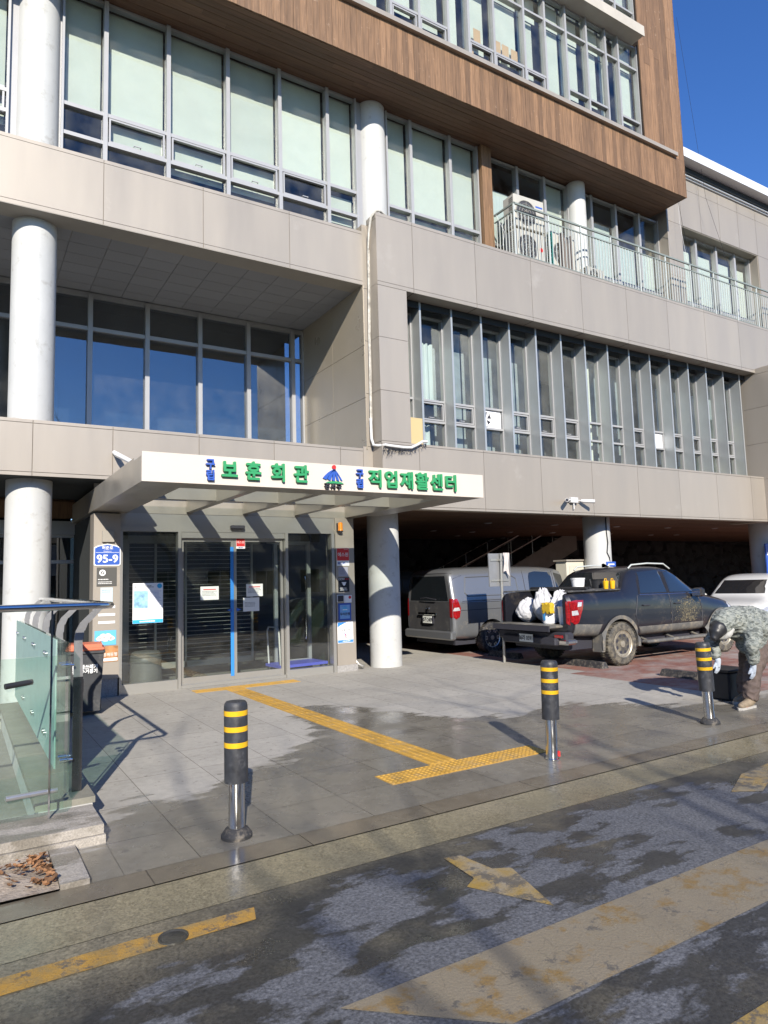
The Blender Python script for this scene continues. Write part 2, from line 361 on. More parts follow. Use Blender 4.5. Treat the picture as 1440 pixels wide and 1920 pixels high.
G1 = ground_mat('granite paving', (.36,.34,.30), (.20,.183,.148), joints=(.635,.7625,.0035,0,(.57,.29,0)), grain=150, gstr=.24, rw=.10, spots=.55)
GK = ground_mat('granite kerb', (.28,.25,.20), (.17,.145,.105), joints=(1.0,5,.005,0,(0,2,0)), grain=120, gstr=.25, rw=.07)
GG = ground_mat('concrete gutter', (.24,.22,.17), (.215,.188,.122), grain=70, gstr=.55, rw=.08, bumpd=.004, edge=.1)
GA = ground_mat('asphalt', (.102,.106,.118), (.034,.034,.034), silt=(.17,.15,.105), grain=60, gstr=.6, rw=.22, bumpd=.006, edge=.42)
GP = ground_mat('clay brick paving', (.3,.2,.15), (.10,.05,.035), grain=200, gstr=.2, brick=((.22,.085,.06),(.27,.12,.085)), edge=.3, rw=.3)
GB = ground_mat('far ground', (.2,.19,.17), (.1,.1,.09))
GC = ground_mat('kerb stone', (.36,.33,.29), (.2,.18,.15), grain=90, gstr=.35, bumpd=.004)
allwet = lambda P: np.full(len(P), 1.0)
dry = lambda P: np.full(len(P), -1.0)
grid('ground', -400, 400, -400, 400, -.12, 100, GB, {'wet': dry})
grid('paving', .88, 9.0, 4.46, 11.62, 0, .07, G1, {'wet': wetf})
grid('paving', .692, .878, 4.46, 5.075, 0, .07, G1, {'wet': wetf})
grid('paving', 9.0, 9.4, 8.6, 11.62, -.001, .1, G1, {'wet': wetf})
grid('paving', 6.5, 9.4, 11.62, 20.2, -.001, .3, G1, {'wet': dry})
grid('paving', -6, .52, 10.7, 14.1, -.002, .3, G1, {'wet': dry})
grid('paving', .52, 6.5, 11.62, 14.1, -.003, .3, G1, {'wet': dry})
grid('paving', 9.0, 26, 4.46, 5.6, -.001, .1, G1, {'wet': wetf})
grid('parking_lot', 9.4, 40, 5.6, 20.2, .0, .12, GP, {'wet': lambda P: np.clip(.35-(P[:, 1]-5.6)*.6, -1, 1)*.6-.25})
grid('parking_lot', 9.0, 9.4, 5.6, 8.6, .0, .12, GP, {'wet': lambda P: np.clip(.35-(P[:, 1]-5.6)*.6, -1, 1)*.6-.2})
grid('kerb', -8, 30, 4.22, 4.457, 0, .07, GK, {'wet': allwet})
grid('gutter', -8, 30, 3.78, 4.215, -.004, .05, GG, {'wet': lambda P: .35+.0*P[:, 0]}, zf=lambda P: -.006*np.sin((P[:, 1]-3.78)/.435*PI))
grid('road', -8, 30, -3, 3.775, -.004, .05, GA, {'wet': wet_shade})
grid('road', -60, -8.002, -8, 3.775, -.004, 2, GA, {'wet': dry}); grid('road', 30.002, 90, -8, 3.775, -.004, 2, GA, {'wet': dry}); grid('road', -8, 30, -8, -3.002, -.004, 1, GA, {'wet': dry})
grid('pavement', -60, 90, -12, -8.003, .0, 3, GB, {'wet': dry})

def marking(name, pts, z, base, worn, m=None, wear=.5, kind='structure'):
    bm = bmesh.new(); f = bm.faces.new([bm.verts.new((x, y, z)) for x, y in pts]); bmesh.ops.triangulate(bm, faces=[f])
    for _ in range(5):
        bmesh.ops.subdivide_edges(bm, edges=[e for e in bm.edges if e.calc_length() > .12], cuts=1)
        bmesh.ops.triangulate(bm, faces=[f for f in bm.faces if len(f.verts) > 3])
    bmesh.ops.recalc_face_normals(bm, faces=bm.faces[:])
    if sum(f.normal.z for f in bm.faces) < 0: bmesh.ops.reverse_faces(bm, faces=bm.faces[:])
    me = bpy.data.meshes.new(name); bm.to_mesh(me); bm.free(); me.materials.append(m or paint(name+' paint', base, worn, wear)); o = link(name, me); o['kind'] = kind; return o
def paint(name, base, worn, wear):
    m = bpy.data.materials.new(name); m.use_nodes = True; t = m.node_tree; L = t.links; b = t.nodes['Principled BSDF']; b.inputs['Roughness'].default_value = .4
    g = _n(t, 'ShaderNodeNewGeometry')
    def nz(s, d=8, r=.65):
        n = _n(t, 'ShaderNodeTexNoise'); n.inputs['Scale'].default_value = s; n.inputs['Detail'].default_value = d; n.inputs['Roughness'].default_value = r; L.new(g.outputs['Position'], n.inputs['Vector']); return n.outputs[0]
    def mr(v, a, b_, c, d):
        n = _n(t, 'ShaderNodeMapRange'); n.inputs[1].default_value = a; n.inputs[2].default_value = b_; n.inputs[3].default_value = c; n.inputs[4].default_value = d; L.new(v, n.inputs[0]); return n.outputs[0]
    def mix(f, a, b_):
        n = _n(t, 'ShaderNodeMix', data_type='RGBA')
        for i, v in ((0, f), (6, a), (7, b_)):
            if isinstance(v, tuple): n.inputs[i].default_value = (*v, 1)
            else: L.new(v, n.inputs[i])
        return n.outputs[2]
    c = mix(mr(nz(5), .5-.1*wear, .62, 0, 1), base, worn)
    vo = _n(t, 'ShaderNodeTexVoronoi', feature='DISTANCE_TO_EDGE'); vo.inputs['Scale'].default_value = 2.6; mp = _n(t, 'ShaderNodeVectorMath', operation='ADD')
    nn = _n(t, 'ShaderNodeTexNoise'); nn.inputs['Scale'].default_value = 4; L.new(g.outputs['Position'], nn.inputs['Vector']); sc = _n(t, 'ShaderNodeVectorMath', operation='SCALE'); sc.inputs[3].default_value = .5; L.new(nn.outputs['Color'], sc.inputs[0])
    L.new(g.outputs['Position'], mp.inputs[0]); L.new(sc.outputs[0], mp.inputs[1]); L.new(mp.outputs[0], vo.inputs['Vector'])
    c = mix(mr(vo.outputs[0], .002, .010, .35, 0), c, (.07,.06,.045))
    c = mix(mr(nz(7, 12, .78), .56-.05*wear, .60-.04*wear, 0, .85), c, (.085,.08,.075))
    c = mix(mr(nz(120, 3, .8), .35, .75, 0, .6), c, (.10,.095,.085))
    L.new(c, b.inputs['Base Color']); bp = _n(t, 'ShaderNodeBump'); bp.inputs['Distance'].default_value = .003; L.new(nz(70, 3), bp.inputs['Height']); L.new(bp.outputs[0], b.inputs['Normal'])
    L.new(mr(nz(3), .4, .6, .25, .7), b.inputs['Roughness']); return m
marking('road_marking', [(-6,3.47),(1.33,3.50),(1.37,3.63),(.74,3.65),(-6,3.62)], .0, (.50,.27,.03), (.30,.21,.08), wear=.7)
PST = paint('road stripe paint', (.255,.213,.148), (.24,.15,.045), -.25)
marking('road_marking', [(1.84,2.15),(12,2.15),(12,2.56),(4.15,2.60),(1.34,2.61)], .0, None, None, m=PST)
marking('road_marking', [(2.51,1.69),(9,1.69),(9,1.2),(1.9,1.2)], .0, (.36,.24,.06), (.30,.24,.16))
marking('road_marking', [(2.56,3.56),(2.67,3.53),(2.70,3.27),(2.80,3.22),(2.66,2.74),(2.43,3.17),(2.53,3.23)], .0, (.36,.23,.04), (.33,.28,.20), wear=1.2)
marking('road_marking', [(5.1,3.28),(5.6,3.5),(6.6,3.6),(7.5,3.5),(7.4,3.36),(6.6,3.44),(5.8,3.34),(5.3,3.15)], .0, (.36,.23,.05), (.26,.23,.17), wear=1.4)
# drain cap set in the yellow line
dc = MB(); dc.lathe([(.0,.004),(.05,.004),(.056,.001),(.06,.001),(.066,.006),(.072,.006),(.074,-.002)], (.93,3.56,0), 28)
struct(dc.build('drain_cover', mat('wet cast iron', (.07,.068,.06), .3, .4, bump=.003, bs=60), smooth=30))
# tactile paving: 30 cm tiles with raised bars or domes
TA = mat('yellow tactile tile', (.52,.30,.055), .45, var=.12, vs=7, island=.08, rvar=.2, dirt=((.34,.25,.13), .45), ds=5)
def tactile(cx, cy, ang, domes):
    b = MB(); h = .149; c, s = math.cos(ang), math.sin(ang)
    def P(u, v, z): return (cx+u*c-v*s, cy+u*s+v*c, z)
    b.add([P(-h,-h,-.02),P(h,-h,-.02),P(h,h,-.02),P(-h,h,-.02),P(-h,-h,.004),P(h,-h,.004),P(h,h,.004),P(-h,h,.004)],[(4,5,6,7),(0,1,5,4),(1,2,6,5),(2,3,7,6),(3,0,4,7)])
    if domes:
        for i in range(6):
            for j in range(6):
                u = -.125+i*.05; v = -.125+j*.05
                p = [P(u+.017*math.cos(a), v+.017*math.sin(a), .0045) for a in [k*PI/3 for k in range(6)]]+[P(u+.009*math.cos(a), v+.009*math.sin(a), .0095) for a in [k*PI/3 for k in range(6)]]
                b.add(p, [(k,(k+1)%6,6+(k+1)%6,6+k) for k in range(6)]+[tuple(range(6,12))])
    else:
        for i in range(4):
            u = -.11+i*.0733
            p = [P(u-.017,-.14,.0045),P(u+.017,-.14,.0045),P(u+.017,.14,.0045),P(u-.017,.14,.0045),P(u-.01,-.13,.0095),P(u+.01,-.13,.0095),P(u+.01,.13,.0095),P(u-.01,.13,.0095)]
            b.add(p, [(4,5,6,7),(0,1,5,4),(1,2,6,5),(2,3,7,6),(3,0,4,7)])
    return b
tb = MB()
def addm(b): tb.add(b.v, b.f)
for i in range(19): addm(tactile(3.86, 5.47+.3*i, 0, i in (18,)))
for i in range(6): addm(tactile(3.26+.3*i, 5.155, -.02, True))
for i in range(6): addm(tactile(3.38+.3*i, 11.15, 0, True))
struct(tb.build('tactile_paving', TA))
# kerb block, stair wall and sunken light well on the left
lw = MB()
lw.box(.532,.688,4.462,5.075,-.3,.03)
struct(lw.build('kerb', GC))
cb = MB()
cb.poly([(-4,5.08),(.88,5.08),(.88,5.62),(-4,5.62)], -.05, .055)
cb.poly([(-4,5.10),(.87,5.10),(.87,5.61),(-4,5.61)], .058, .12)
struct(cb.build('kerb', GC))
cw = MB(); cw.box(.52,.88,5.63,10.9,-2.4,.12)
for k in range(6): cw.box(.50,.90,5.64+k*.88,5.64+k*.88+.872,.12,.165, 1)
struct(cw.build('stair_wall', [mat('rendered stair wall', (.50,.49,.46), .8, var=.12, vs=2.5, bump=.004, bs=25, dirt=((.3,.29,.26), .4), ds=2), mat('olive stained coping', (.23,.22,.18), .75, var=.2, vs=3, bump=.003, bs=40)]))
st = MB(); st.box(-4,.52,5.62,10.9,-2.45,-2.4)
for k in range(9): st.box(-4,.515,10.9-.3*(k+1),10.9-.3*k,-.17*(k+1)-.2,-.17*k-.03)
struct(st.build('stairwell', mat('stairwell concrete', (.33,.32,.30), .85, var=.1)))
sl = grid('soil', -6, .528, 4.46, 5.075, .012, .05, mat('dry sandy soil', (.36,.30,.24), .95, var=.25, vs=9, bump=.01, bs=60, dirt=((.16,.11,.07), .4), ds=6), zf=lambda P: .015*np.sin(P[:, 0]*9)*np.cos(P[:, 1]*13))
lf = MB(); rnd = random.Random(4)
def leaf(x, y, z, s, a, cur=.35):
    c, si = math.cos(a), math.sin(a); out = []
    pr = [(-.5,0),(-.25,.22),(-.05,.34),(.1,.2),(.3,.26),(.5,0),(.3,-.26),(.1,-.2),(-.05,-.34),(-.25,-.22)]
    tx, ty = rnd.uniform(-.5,.5), rnd.uniform(-.5,.5)
    for u, v in pr: out.append((x+s*(u*c-v*si), y+s*(u*si+v*c), z+s*(cur*(u*u+v*v)*1.4+tx*u+ty*v)+.008+.3*s*(abs(tx)+abs(ty))*.5))
    lf.add(out+[(x,y,z+.008)], [(i,(i+1)%10,10) for i in range(10)])
for i in range(170):
    e = rnd.random()
    if e < .6: x = .51-abs(rnd.gauss(0,.09)); y = rnd.uniform(4.50,5.0)
    else: x = rnd.uniform(-.6,.5); y = 4.98-abs(rnd.gauss(0,.22))
    if y < 4.49: continue
    leaf(x, y, .02+rnd.random()*.02, rnd.uniform(.03,.06), rnd.uniform(0,6.3))
lf.build('dead_leaves', mat('dry fallen leaf', (.22,.11,.05), .85, island=.6))
o = bpy.data.objects['dead_leaves']; tag(o, kind='stuff'); o['label'] = 'dry brown leaves fallen along the planter edge'
# ------------------------------------------------------------------ building
B = thing('office_building', 'multi storey welfare centre clad in beige metal panels with an overhanging brown timber upper block', 'building', (7, 12, 0))
def win(x0, x1, z0, z1, Y, trans=(), fw=.06, g='glass', blind=None, vents=(), par=None, fm='frame', mproj=.05, bmat='blind', room=None, left=True, right=True, vlines=(), bgap=.16, bx=None, dep=.09):
    par = par or B
    f = MB(); h = fw/2
    if left: f.box(x0, x0+h, Y-mproj, Y+dep, z0, z1)
    if right: f.box(x1-h, x1, Y-mproj, Y+dep, z0, z1)
    xa, xb = x0+h, x1-h
    f.box(xa, xb, Y-.012, Y+dep-.003, z0, z0+fw*.7); f.box(xa, xb, Y-.012, Y+dep-.003, z1-fw*.7, z1)
    for z in trans: f.box(xa, xb, Y-.03, Y+dep-.003, z-h*.9, z+h*.9)
    for x in vlines: f.box(x-h*.7, x+h*.7, Y-.02, Y+dep-.004, z0+fw*.7, z1-fw*.7)
    for va, vb in vents:                                            # awning sash inside the bay
        a, b_, c, d = xa+.025, xb-.025, va+.035, vb-.035
        for q in ((a, b_, c, c+.03), (a, b_, d-.03, d), (a, a+.03, c+.03, d-.03), (b_-.03, b_, c+.03, d-.03)): f.box(q[0], q[1], Y-.022, Y+.03, q[2], q[3])
        mx = (a+b_)/2; f.box(mx-.06, mx+.06, Y-.05, Y-.035, c+.045, c+.06)
        f.box(mx-.06, mx-.05, Y-.036, Y, c+.045, c+.06); f.box(mx+.05, mx+.06, Y-.036, Y, c+.045, c+.06)
    w = f.build('window', K[fm], par)
    p = MB(); p.box(xa, xb, Y+.035, Y+.047, z0+.01, z1-.01); p.build('pane', K[g], w)
    if blind:
        for q in (blind if isinstance(blind, list) else [blind]):
            a, b_ = q[0], q[1]; u0, u1 = (q[2], q[3]) if len(q) > 3 else (xa+.02, xb-.02)
            bb = MB(); bb.box(u0, u1, Y+bgap, Y+bgap+.006, a, b_); bb.build('blind', K[bmat], w)
    return w
def band(name, x0, x1, z0, z1, yf, dep, joints, trim=.07, hj=(), ret=None):
    """clad spandrel: sealant core with panels set proud, trim strip top and bottom"""
    m = MB(); m.box(x0+.004, x1-.004, yf+.02, yf+dep, z0+.004, z1-.004, 1)
    xs = [x0]+[j for j in joints if x0+.03 < j < x1-.03]+[x1]; zs = [z0]+([z0+trim] if trim else [])+[z for z in hj]+([z1-trim*.75] if trim else [])+[z1]
    for a, b_ in zip(xs, xs[1:]):
        for i, (c, d) in enumerate(zip(zs, zs[1:])):
            ga = .005 if a != x0 else 0; gb = .005 if b_ != x1 else 0
            m.box(a+ga, b_-gb, yf, yf+.03, c+(.004 if i else 0), d-(.004 if i < len(zs)-2 else 0))
    m.box(x0, x1, yf+.005, yf+dep+.02, z1, z1+.012)
    return m.build(name, [K['panel'], K['panelgap']], B)
XL = -4.0; XR = 6.60; XC = 6.73; YL = 11.2; YR = 10.87
JU = [.18+1.62*k for k in range(-3, 5)]
JL = [.86-1.12*2, .86-1.12, .86, 1.98, 3.34, 4.68, 6.01]
JR = [7.58+1.62*k for k in range(0, 20)]
band('spandrel_band', XL, XR, 7.49, 8.58, YL, .8, JU)
band('spandrel_band', XL, 6.50, 3.37, 4.20, YL, .8, JL, trim=.055)
# narrow return strip between the two blocks, with the side of the right block
m = MB(); m.box(6.615, XC, 11.24, 12.0, 3.05, 8.75, 1); m.box(6.505, 6.615, 11.26, 12.0, 3.05, 4.09, 1)
for a, b_ in ((3.05,4.26),(4.26,5.31),(5.31,6.36),(6.36,7.43),(7.43,8.75)): m.box(6.605 if b_ > 4.3 else 6.52, XC-.002, 11.22, 11.24, a+.004, b_-.004); m.box(XC-.0, XC+.02, YR+.03, 11.24, a+.004, b_-.004)
m.box(XC-.004, XC+.3, YR+.004, 11.24, 8.75, 8.86); m.build('return_wall', [K['panel'], K['panelgap']], B)
# right block: upper band, pier, sill band
RX1 = 19.62
band('spandrel_band', XC, 36, 7.40, 8.86, YR, .28, JR, trim=.075)
band('spandrel_band', XC, 19.9, 3.04, 4.31, YR, .28, JR, trim=.05)
m = MB(); m.box(XC+.005, 7.38, YR+.02, 11.15, 4.325, 7.395, 1)
for a, b_ in ((4.325,5.31),(5.31,6.36),(6.36,7.395)): m.box(XC, 7.385, YR, YR+.03, a+.004, b_-.004)
m.box(7.385, 7.40, YR, 11.5, 4.325, 7.395); m.build('pier', [K['panel'], K['panelgap']], B)
m = MB(); m.box(7.386, RX1, YR+.0, 11.20, 7.392, 7.398)
for j in JR[:8]: m.box(j-.006, j+.006, YR+.002, 11.19, 7.389, 7.392, 1)
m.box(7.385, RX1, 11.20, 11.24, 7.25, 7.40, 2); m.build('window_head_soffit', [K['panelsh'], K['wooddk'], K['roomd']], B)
m = MB(); m.box(7.40, RX1, 11.15, 11.60, 4.30, 4.325); m.build('sill', K['panel'], B)
# wing wall at the right end of the window strip
m = MB(); m.box(19.62, 19.9, 9.9, 12, 3.04, 7.5, 1)
for a, b_ in ((3.04,4.26),(4.26,5.31),(5.31,6.36),(6.36,7.35),(7.35,7.52)):
    m.box(19.60, 19.62, 9.9, 11.55, a+.004, b_-.004); m.box(19.60, 20.6, 9.88, 9.9, a+.004, b_-.004)
m.build('wing_wall', [K['panel'], K['panelgap']], B)
# fins and windows of the right block
K['reflsheet'] = mat('grey blue painted reflection', (.22,.255,.275), .9, var=.3, vs=2)  # grey blue reflection of these bays put into the colour of a sheet
rnd = random.Random(3)
fx = [7.93+.8125*k for k in range(15)]
for i, x in enumerate(fx):
    f = MB(); f.box(x-.02, x+.02, 11.20, 11.50, 4.325, 7.39)
    f.box(x-.022, x+.024, 11.185, 11.20, 4.325, 7.39); f.build('fin', K['frameg'], B)
bays = [7.385]+fx+[RX1-.01]
for i in range(len(bays)-1):
    a, b_ = bays[i]+.021, bays[i+1]-.021
    if i == len(bays)-2: b_ = bays[i+1]
    vent = i not in (0, 3, 7, 8, 10)
    w = win(a, b_, 4.325, 7.25, 11.50, trans=(4.97, 5.42), fw=.05, g='glass', vents=((4.97, 5.42),) if vent else (), fm='frame', mproj=.012)
    ww = b_-a
    def cloth(u0, u1, z0, z1, mt='curtain', y=11.72):
        c = MB(); n = max(6, int((u1-u0)/.025)); pts = []
        for k in range(n+1): pts.append((u0+(u1-u0)*k/n, y+.022*math.sin(k*1.35)+.01*math.sin(k*.61+i)))
        vs = [(p[0], p[1], z0) for p in pts]+[(p[0]+.01*math.sin(k*.9), p[1], z1-.03*(k % 5 == 0)) for k, p in enumerate(pts)]
        c.add(vs, [(k, k+1, n+2+k, n+1+k) for k in range(n)]); c.build('curtain', K[mt], w, smooth=60)
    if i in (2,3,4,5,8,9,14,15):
        c = MB(); c.box(a, b_, 11.95, 11.96, 4.35, 7.2); c.build('blind', K['reflsheet'], w)  # sheet behind the pane, coloured to stand for the reflection in it
    if i in (0,): cloth(a+.02, a+.45, 4.35, 6.55)
    if i == 1: cloth(a+.05, b_-.1, 5.42, 6.75); cloth(a+.05, a+.5, 4.35, 4.95)
    if i in (6, 10): cloth(a+.06, b_-.3, 4.35, 6.9)
    if i in (7,): cloth(a+.25, b_-.1, 4.35, 7.1, 'blind')
    if i in (11, 12): cloth(a+.03, b_-.25, 4.6, 6.7)
    if i in (13,): cloth(a+.03, b_-.35, 5.4, 6.7)
    if i in (1, 4, 9): cloth(a+.1, a+.3, 4.35, 4.9)
    if i in (12, 13, 14):
        c = MB(); c.box(a+.1, a+.42, 11.75, 11.755, 4.4, 4.9 if i < 14 else 6.1); c.build('paper_sheet', mat('pale yellow sheet', (.72,.68,.38), .85), w)
    if i == 3:
        c = MB(); c.box(a+.03, b_-.05, 11.52, 11.535, 4.99, 5.40); c.lathe([(.17,0),(.17,-.02),(.15,-.02),(.15,-.005)], ((a+b_)/2-.1, 11.52, 5.195), 24, axis='y', mi=0)
        c.build('fan_plate', K['wht'], w)
        c = MB(); [c.prism([((a+b_)/2-.1+.03*math.cos(t),11.512,5.195+.03*math.sin(t)),((a+b_)/2-.1+.145*math.cos(t-.2),11.512,5.195+.145*math.sin(t-.2)),((a+b_)/2-.1+.145*math.cos(t+.55),11.512,5.195+.145*math.sin(t+.55))],(0,-.003,0)) for t in (.3,1.56,2.8,4.1,5.3)]
        c.build('fan_blades', K['ink'], w)
    if i == 10:
        c = MB(); c.box(a+.03, b_-.03, 11.52, 11.535, 4.99, 5.40); c.build('louvre_plate', K['wht'], w)
        c = MB(); [c.box(a+.05, a+.35, 11.515, 11.519, 5.04+.06*k, 5.065+.06*k) for k in range(6)]; c.build('louvre_slot', K['ink'], w)
    if i == 0:
        c = MB(); c.box(7.45, 7.905, 11.19, 11.215, 4.332, 4.93); c.build('boarded_panel', mat('yellow board', (.50,.39,.20), .7), w)
    if i in (2, 5): 
        c = MB(); c.box(a+.15, a+.35, 11.8, 11.83, 4.4, 4.75); c.build('folder_stack', mat('coloured folders', [(.3,.06,.08),(.2,.25,.4)][i == 5], .7), w)
# alcove on the left
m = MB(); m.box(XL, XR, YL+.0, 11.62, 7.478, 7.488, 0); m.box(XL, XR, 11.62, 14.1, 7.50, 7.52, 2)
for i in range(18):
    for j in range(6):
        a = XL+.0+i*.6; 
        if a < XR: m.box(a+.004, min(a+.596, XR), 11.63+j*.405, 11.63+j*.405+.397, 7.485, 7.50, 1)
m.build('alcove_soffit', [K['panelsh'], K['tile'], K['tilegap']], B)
m = MB(); m.box(XR+.004, XR+.12, 11.24, 14.1, 4.1, 7.485, 1)
for a, b_ in ((4.2,5.22),(5.22,6.26),(6.26,7.485)):
    for c, d in ((11.2,12.53),(12.53,14.0)): m.box(XR-.012, XR+.008, c+.004, d-.004, a+.004, b_-.004)
m.build('alcove_side_wall', [mat('side panel metal', (.42,.37,.29), .3, .35, var=.04, vs=1, rvar=.05), K['panelgap']], B)
m = MB(); m.box(XL, XR-.012, 11.99, 14.0, 4.08, 4.12); m.build('alcove_floor', K['conc'], B)
ax = [-2.0, -.9, .25, .95, 2.03, 3.11, 4.19, 5.26, 6.32, 6.585]
for a, b_ in zip(ax, ax[1:]):
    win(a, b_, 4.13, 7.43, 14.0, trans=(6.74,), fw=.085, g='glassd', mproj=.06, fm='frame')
m = MB(); m.box(XL, XR+.1, 13.98, 14.3, 7.43, 7.47); m.build('window_head', K['frame'], B)
# upper left windows behind the columns
U = [(-1.0,-.25),(-.25,.45),(1.20,1.88),(1.88,2.93),(2.93,4.02),(4.02,5.06),(5.06,6.10),(6.10,6.78),(7.50,8.14),(8.14,9.22),(9.22,10.04)]
for i, (a, b_) in enumerate(U):
    rgt = i > 7
    tr = (9.61,) if rgt else ((9.565, 9.225) if i < 2 else (9.66, 9.15))
    ve = () if rgt or i in (2, 7) or i < 1 else ((9.15, 9.66),)
    bls = [(9.69, 11.7)]
    if rgt: bls.append((8.4, 9.57))
    if i == 3: bls.append((9.18, 9.62))
    if i in (4, 5): bls.append((9.03, 9.62))
    if i == 7: bls.append((8.98, 9.56))
    if i == 1: bls.append((9.08, 9.47))
    win(a, b_, 8.30, 11.73, 11.65, trans=tr, vents=ve, blind=bls, fw=.072, g='glass')
m = MB(); m.box(XL, 10.06, 11.75, 11.81, 8.15, 8.35); m.box(.45, 1.20, 11.68, 11.85, 8.15, 11.73); m.box(6.78, 7.50, 11.68, 11.85, 8.15, 11.73); m.build('sill', K['frame'], B)
m = MB(); m.box(10.06, 10.195, 11.50, 11.85, 8.862, 11.735); m.box(10.20, 10.35, 11.50, 11.85, 8.862, 11.735); m.box(10.065, 10.345, 11.52, 11.84, 8.862, 11.735, 1); m.build('timber_post', [K['wood'], K['wooddk']], B)
# balcony windows
bx = [10.37, 11.35, 12.27, 13.11]
for i, (a, b_) in enumerate(zip(bx, bx[1:])): win(a, b_, 8.885, 11.70, 11.75, trans=(9.52,), blind=[(8.9, 11.0)] if i < 1 else ([(8.9, 9.45)] if i == 1 else [(8.95, 11.65)]), fw=.078, bmat='curtain' if i == 0 else 'blind')
bx = [13.57, 13.98, 14.94, 15.91, 16.74]
for i, (a, b_) in enumerate(zip(bx, bx[1:])): win(a, b_, 8.885, 11.70, 11.75, trans=(9.52,), blind=[(9.55, 11.1 if i < 2 else 10.7)], fw=.078, g='glass', vents=((8.93, 9.52),), bmat='curtain')
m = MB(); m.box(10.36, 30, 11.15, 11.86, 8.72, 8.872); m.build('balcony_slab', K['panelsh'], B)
# wing at the right, above the balcony
m = MB(); m.box(16.76, 17.41, 11.43, 12.3, 8.875, 13.10, 1); m.box(17.41, 21.29, 11.43, 12.3, 11.60, 13.10, 1); m.box(21.29, 34, 11.43, 12.3, 8.875, 13.10, 1)
jx = [16.74, 17.41, 18.35, 19.3, 20.3, 21.29, 22.2, 23.2, 24.2, 25.2, 26.2, 27.2, 28.2, 29.2, 30.2, 31.2, 32.2, 34]
for a, b_ in zip(jx, jx[1:]):
    for c, d in ((8.875,10.0),(10.0,11.60),(11.60,12.77),(12.77,13.10)):
        if 17.4 < a < 21.28 and c < 11.5: continue
        m.box(a+(.006 if a > 16.75 else 0), b_-.006, 11.41, 11.44, c+.004, d-.004)
m.box(16.742, 16.762, 11.435, 11.75, 8.875, 11.7); m.box(17.40, 17.42, 11.43, 11.75, 8.875, 11.6); m.box(21.27, 21.29, 11.43, 11.75, 8.875, 11.6); m.box(17.42, 21.27, 11.43, 11.75, 11.58, 11.605, 2)
m.build('wing_cladding', [K['panel'], K['panelgap'], K['panelsh']], B)
wx = [17.42, 18.45, 19.47, 20.44, 21.27]
for i, (a, b_) in enumerate(zip(wx, wx[1:])): win(a, b_, 8.885, 11.58, 11.73, trans=(9.52,), vents=((8.93, 9.52),), blind=[(9.57, 11.2)], fw=.087)
m = MB(); m.box(16.5, 36, 11.36, 11.42, 13.10, 13.22); m.box(16.5, 36, 11.30, 11.345, 13.14, 13.18); m.box(16.5, 36, 10.95, 12.5, 13.36, 13.63)
m.build('roof_gutter', mat('white roof gutter', (.62,.64,.67), .4), B)
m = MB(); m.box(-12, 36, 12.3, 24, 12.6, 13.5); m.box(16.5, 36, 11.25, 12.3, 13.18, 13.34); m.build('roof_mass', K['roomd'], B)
# timber block
WY, WZ, WX0, WX1 = 10.57, 11.74, -6.0, 16.44
m = MB(); rnd = random.Random(11)
x = WX0
while x < WX1-.01:
    w_ = min(.133, WX1-x)
    m.box(x+.002, x+w_-.003, WY+rnd.uniform(-.002,.002), WY+.025, WZ-.005+rnd.uniform(0,.006), 12.77); x += .133
m.box(WX0, WX1-.004, WY+.022, 12.1, WZ+.02, 12.77, 1)
m.build('timber_cladding', [K['wood'], K['wooddk']], B)
m = MB(); x = 14.85
while x < WX1-.01:
    w_ = min(.199, WX1-x)
    zz = 12.77
    while zz < 21.4:
        z1 = min(21.4, zz+rnd.uniform(2.0, 3.6)); m.box(x+.002, x+w_-.003, WY+rnd.uniform(-.003,.003), WY+.025, zz+.002, z1-.002); zz = z1
    x += .199
m.box(14.84, WX1-.004, WY+.022, 12.1, 12.77, 21.4, 1)
z = WZ
while z < 21.4: m.box(WX1-.002, WX1+.022, WY-.002, 11.95, z, z+.127); z += .133
m.build('timber_cladding', [K['wood'], K['wooddk']], B)
m = MB(); y = WY+.03
while y < 11.8:
    x = WX0
    while x < WX1-.03:
        x1 = min(WX1-.03, x+rnd.uniform(2.4, 4.2)); m.box(x+.002, x1-.002, y, min(y+.115, 11.83), WZ-.004+rnd.uniform(-.003,.003), WZ+.018); x = x1
    y += .121
m.build('timber_soffit', K['woodx'], B)
m = MB(); m.box(WX0, 16.08, 10.48, 10.67, 12.77, 12.87); m.build('coping', K['panel'], B)
uw = [-1.5,-.6,.4,1.3,2.2,3.1,4.0,4.8,5.6, 6.41, 7.09, 7.79, 8.55, 9.11, 9.84, 10.77, 11.45, 12.16, 12.89, 13.59, 14.07, 14.82]
vt = {7.09, 7.79, 9.11, 9.84, 10.77, 12.16, 12.89, 14.07}
for i, (a, b_) in enumerate(zip(uw, uw[1:])):
    v = a in vt or a < 6
    lo = 13.37 if v else 12.92
    win(a, b_, 12.87, 15.51, 10.68, trans=(14.84,)+((13.35,) if v else ()), vents=((12.89, 13.35),) if v and a < 11.6 else (), blind=[(lo, 14.82, a+.05, b_-(.09 if i % 3 else .17)), (14.86, 15.48)]+([(12.97, 13.2)] if a in (7.09, 7.79, 12.16) else []), fw=.058, bgap=.24 if i % 2 else .18)
    win(a, b_, 15.75, 18.4, 10.68, trans=(16.46,), blind=[(16.07, 18.3)] if i % 3 else [(16.5, 18.3)], fw=.058, bgap=.25)
for (px, pz) in ((9.44, 13.62), (9.22, 13.08), (10.03, 13.59), (10.27, 13.58), (10.54, 13.57)):
    m = MB(); m.box(px-.10, px+.10, 10.76, 10.765, pz-.18, pz+.18); m.build('paper_card', K['card'], B)
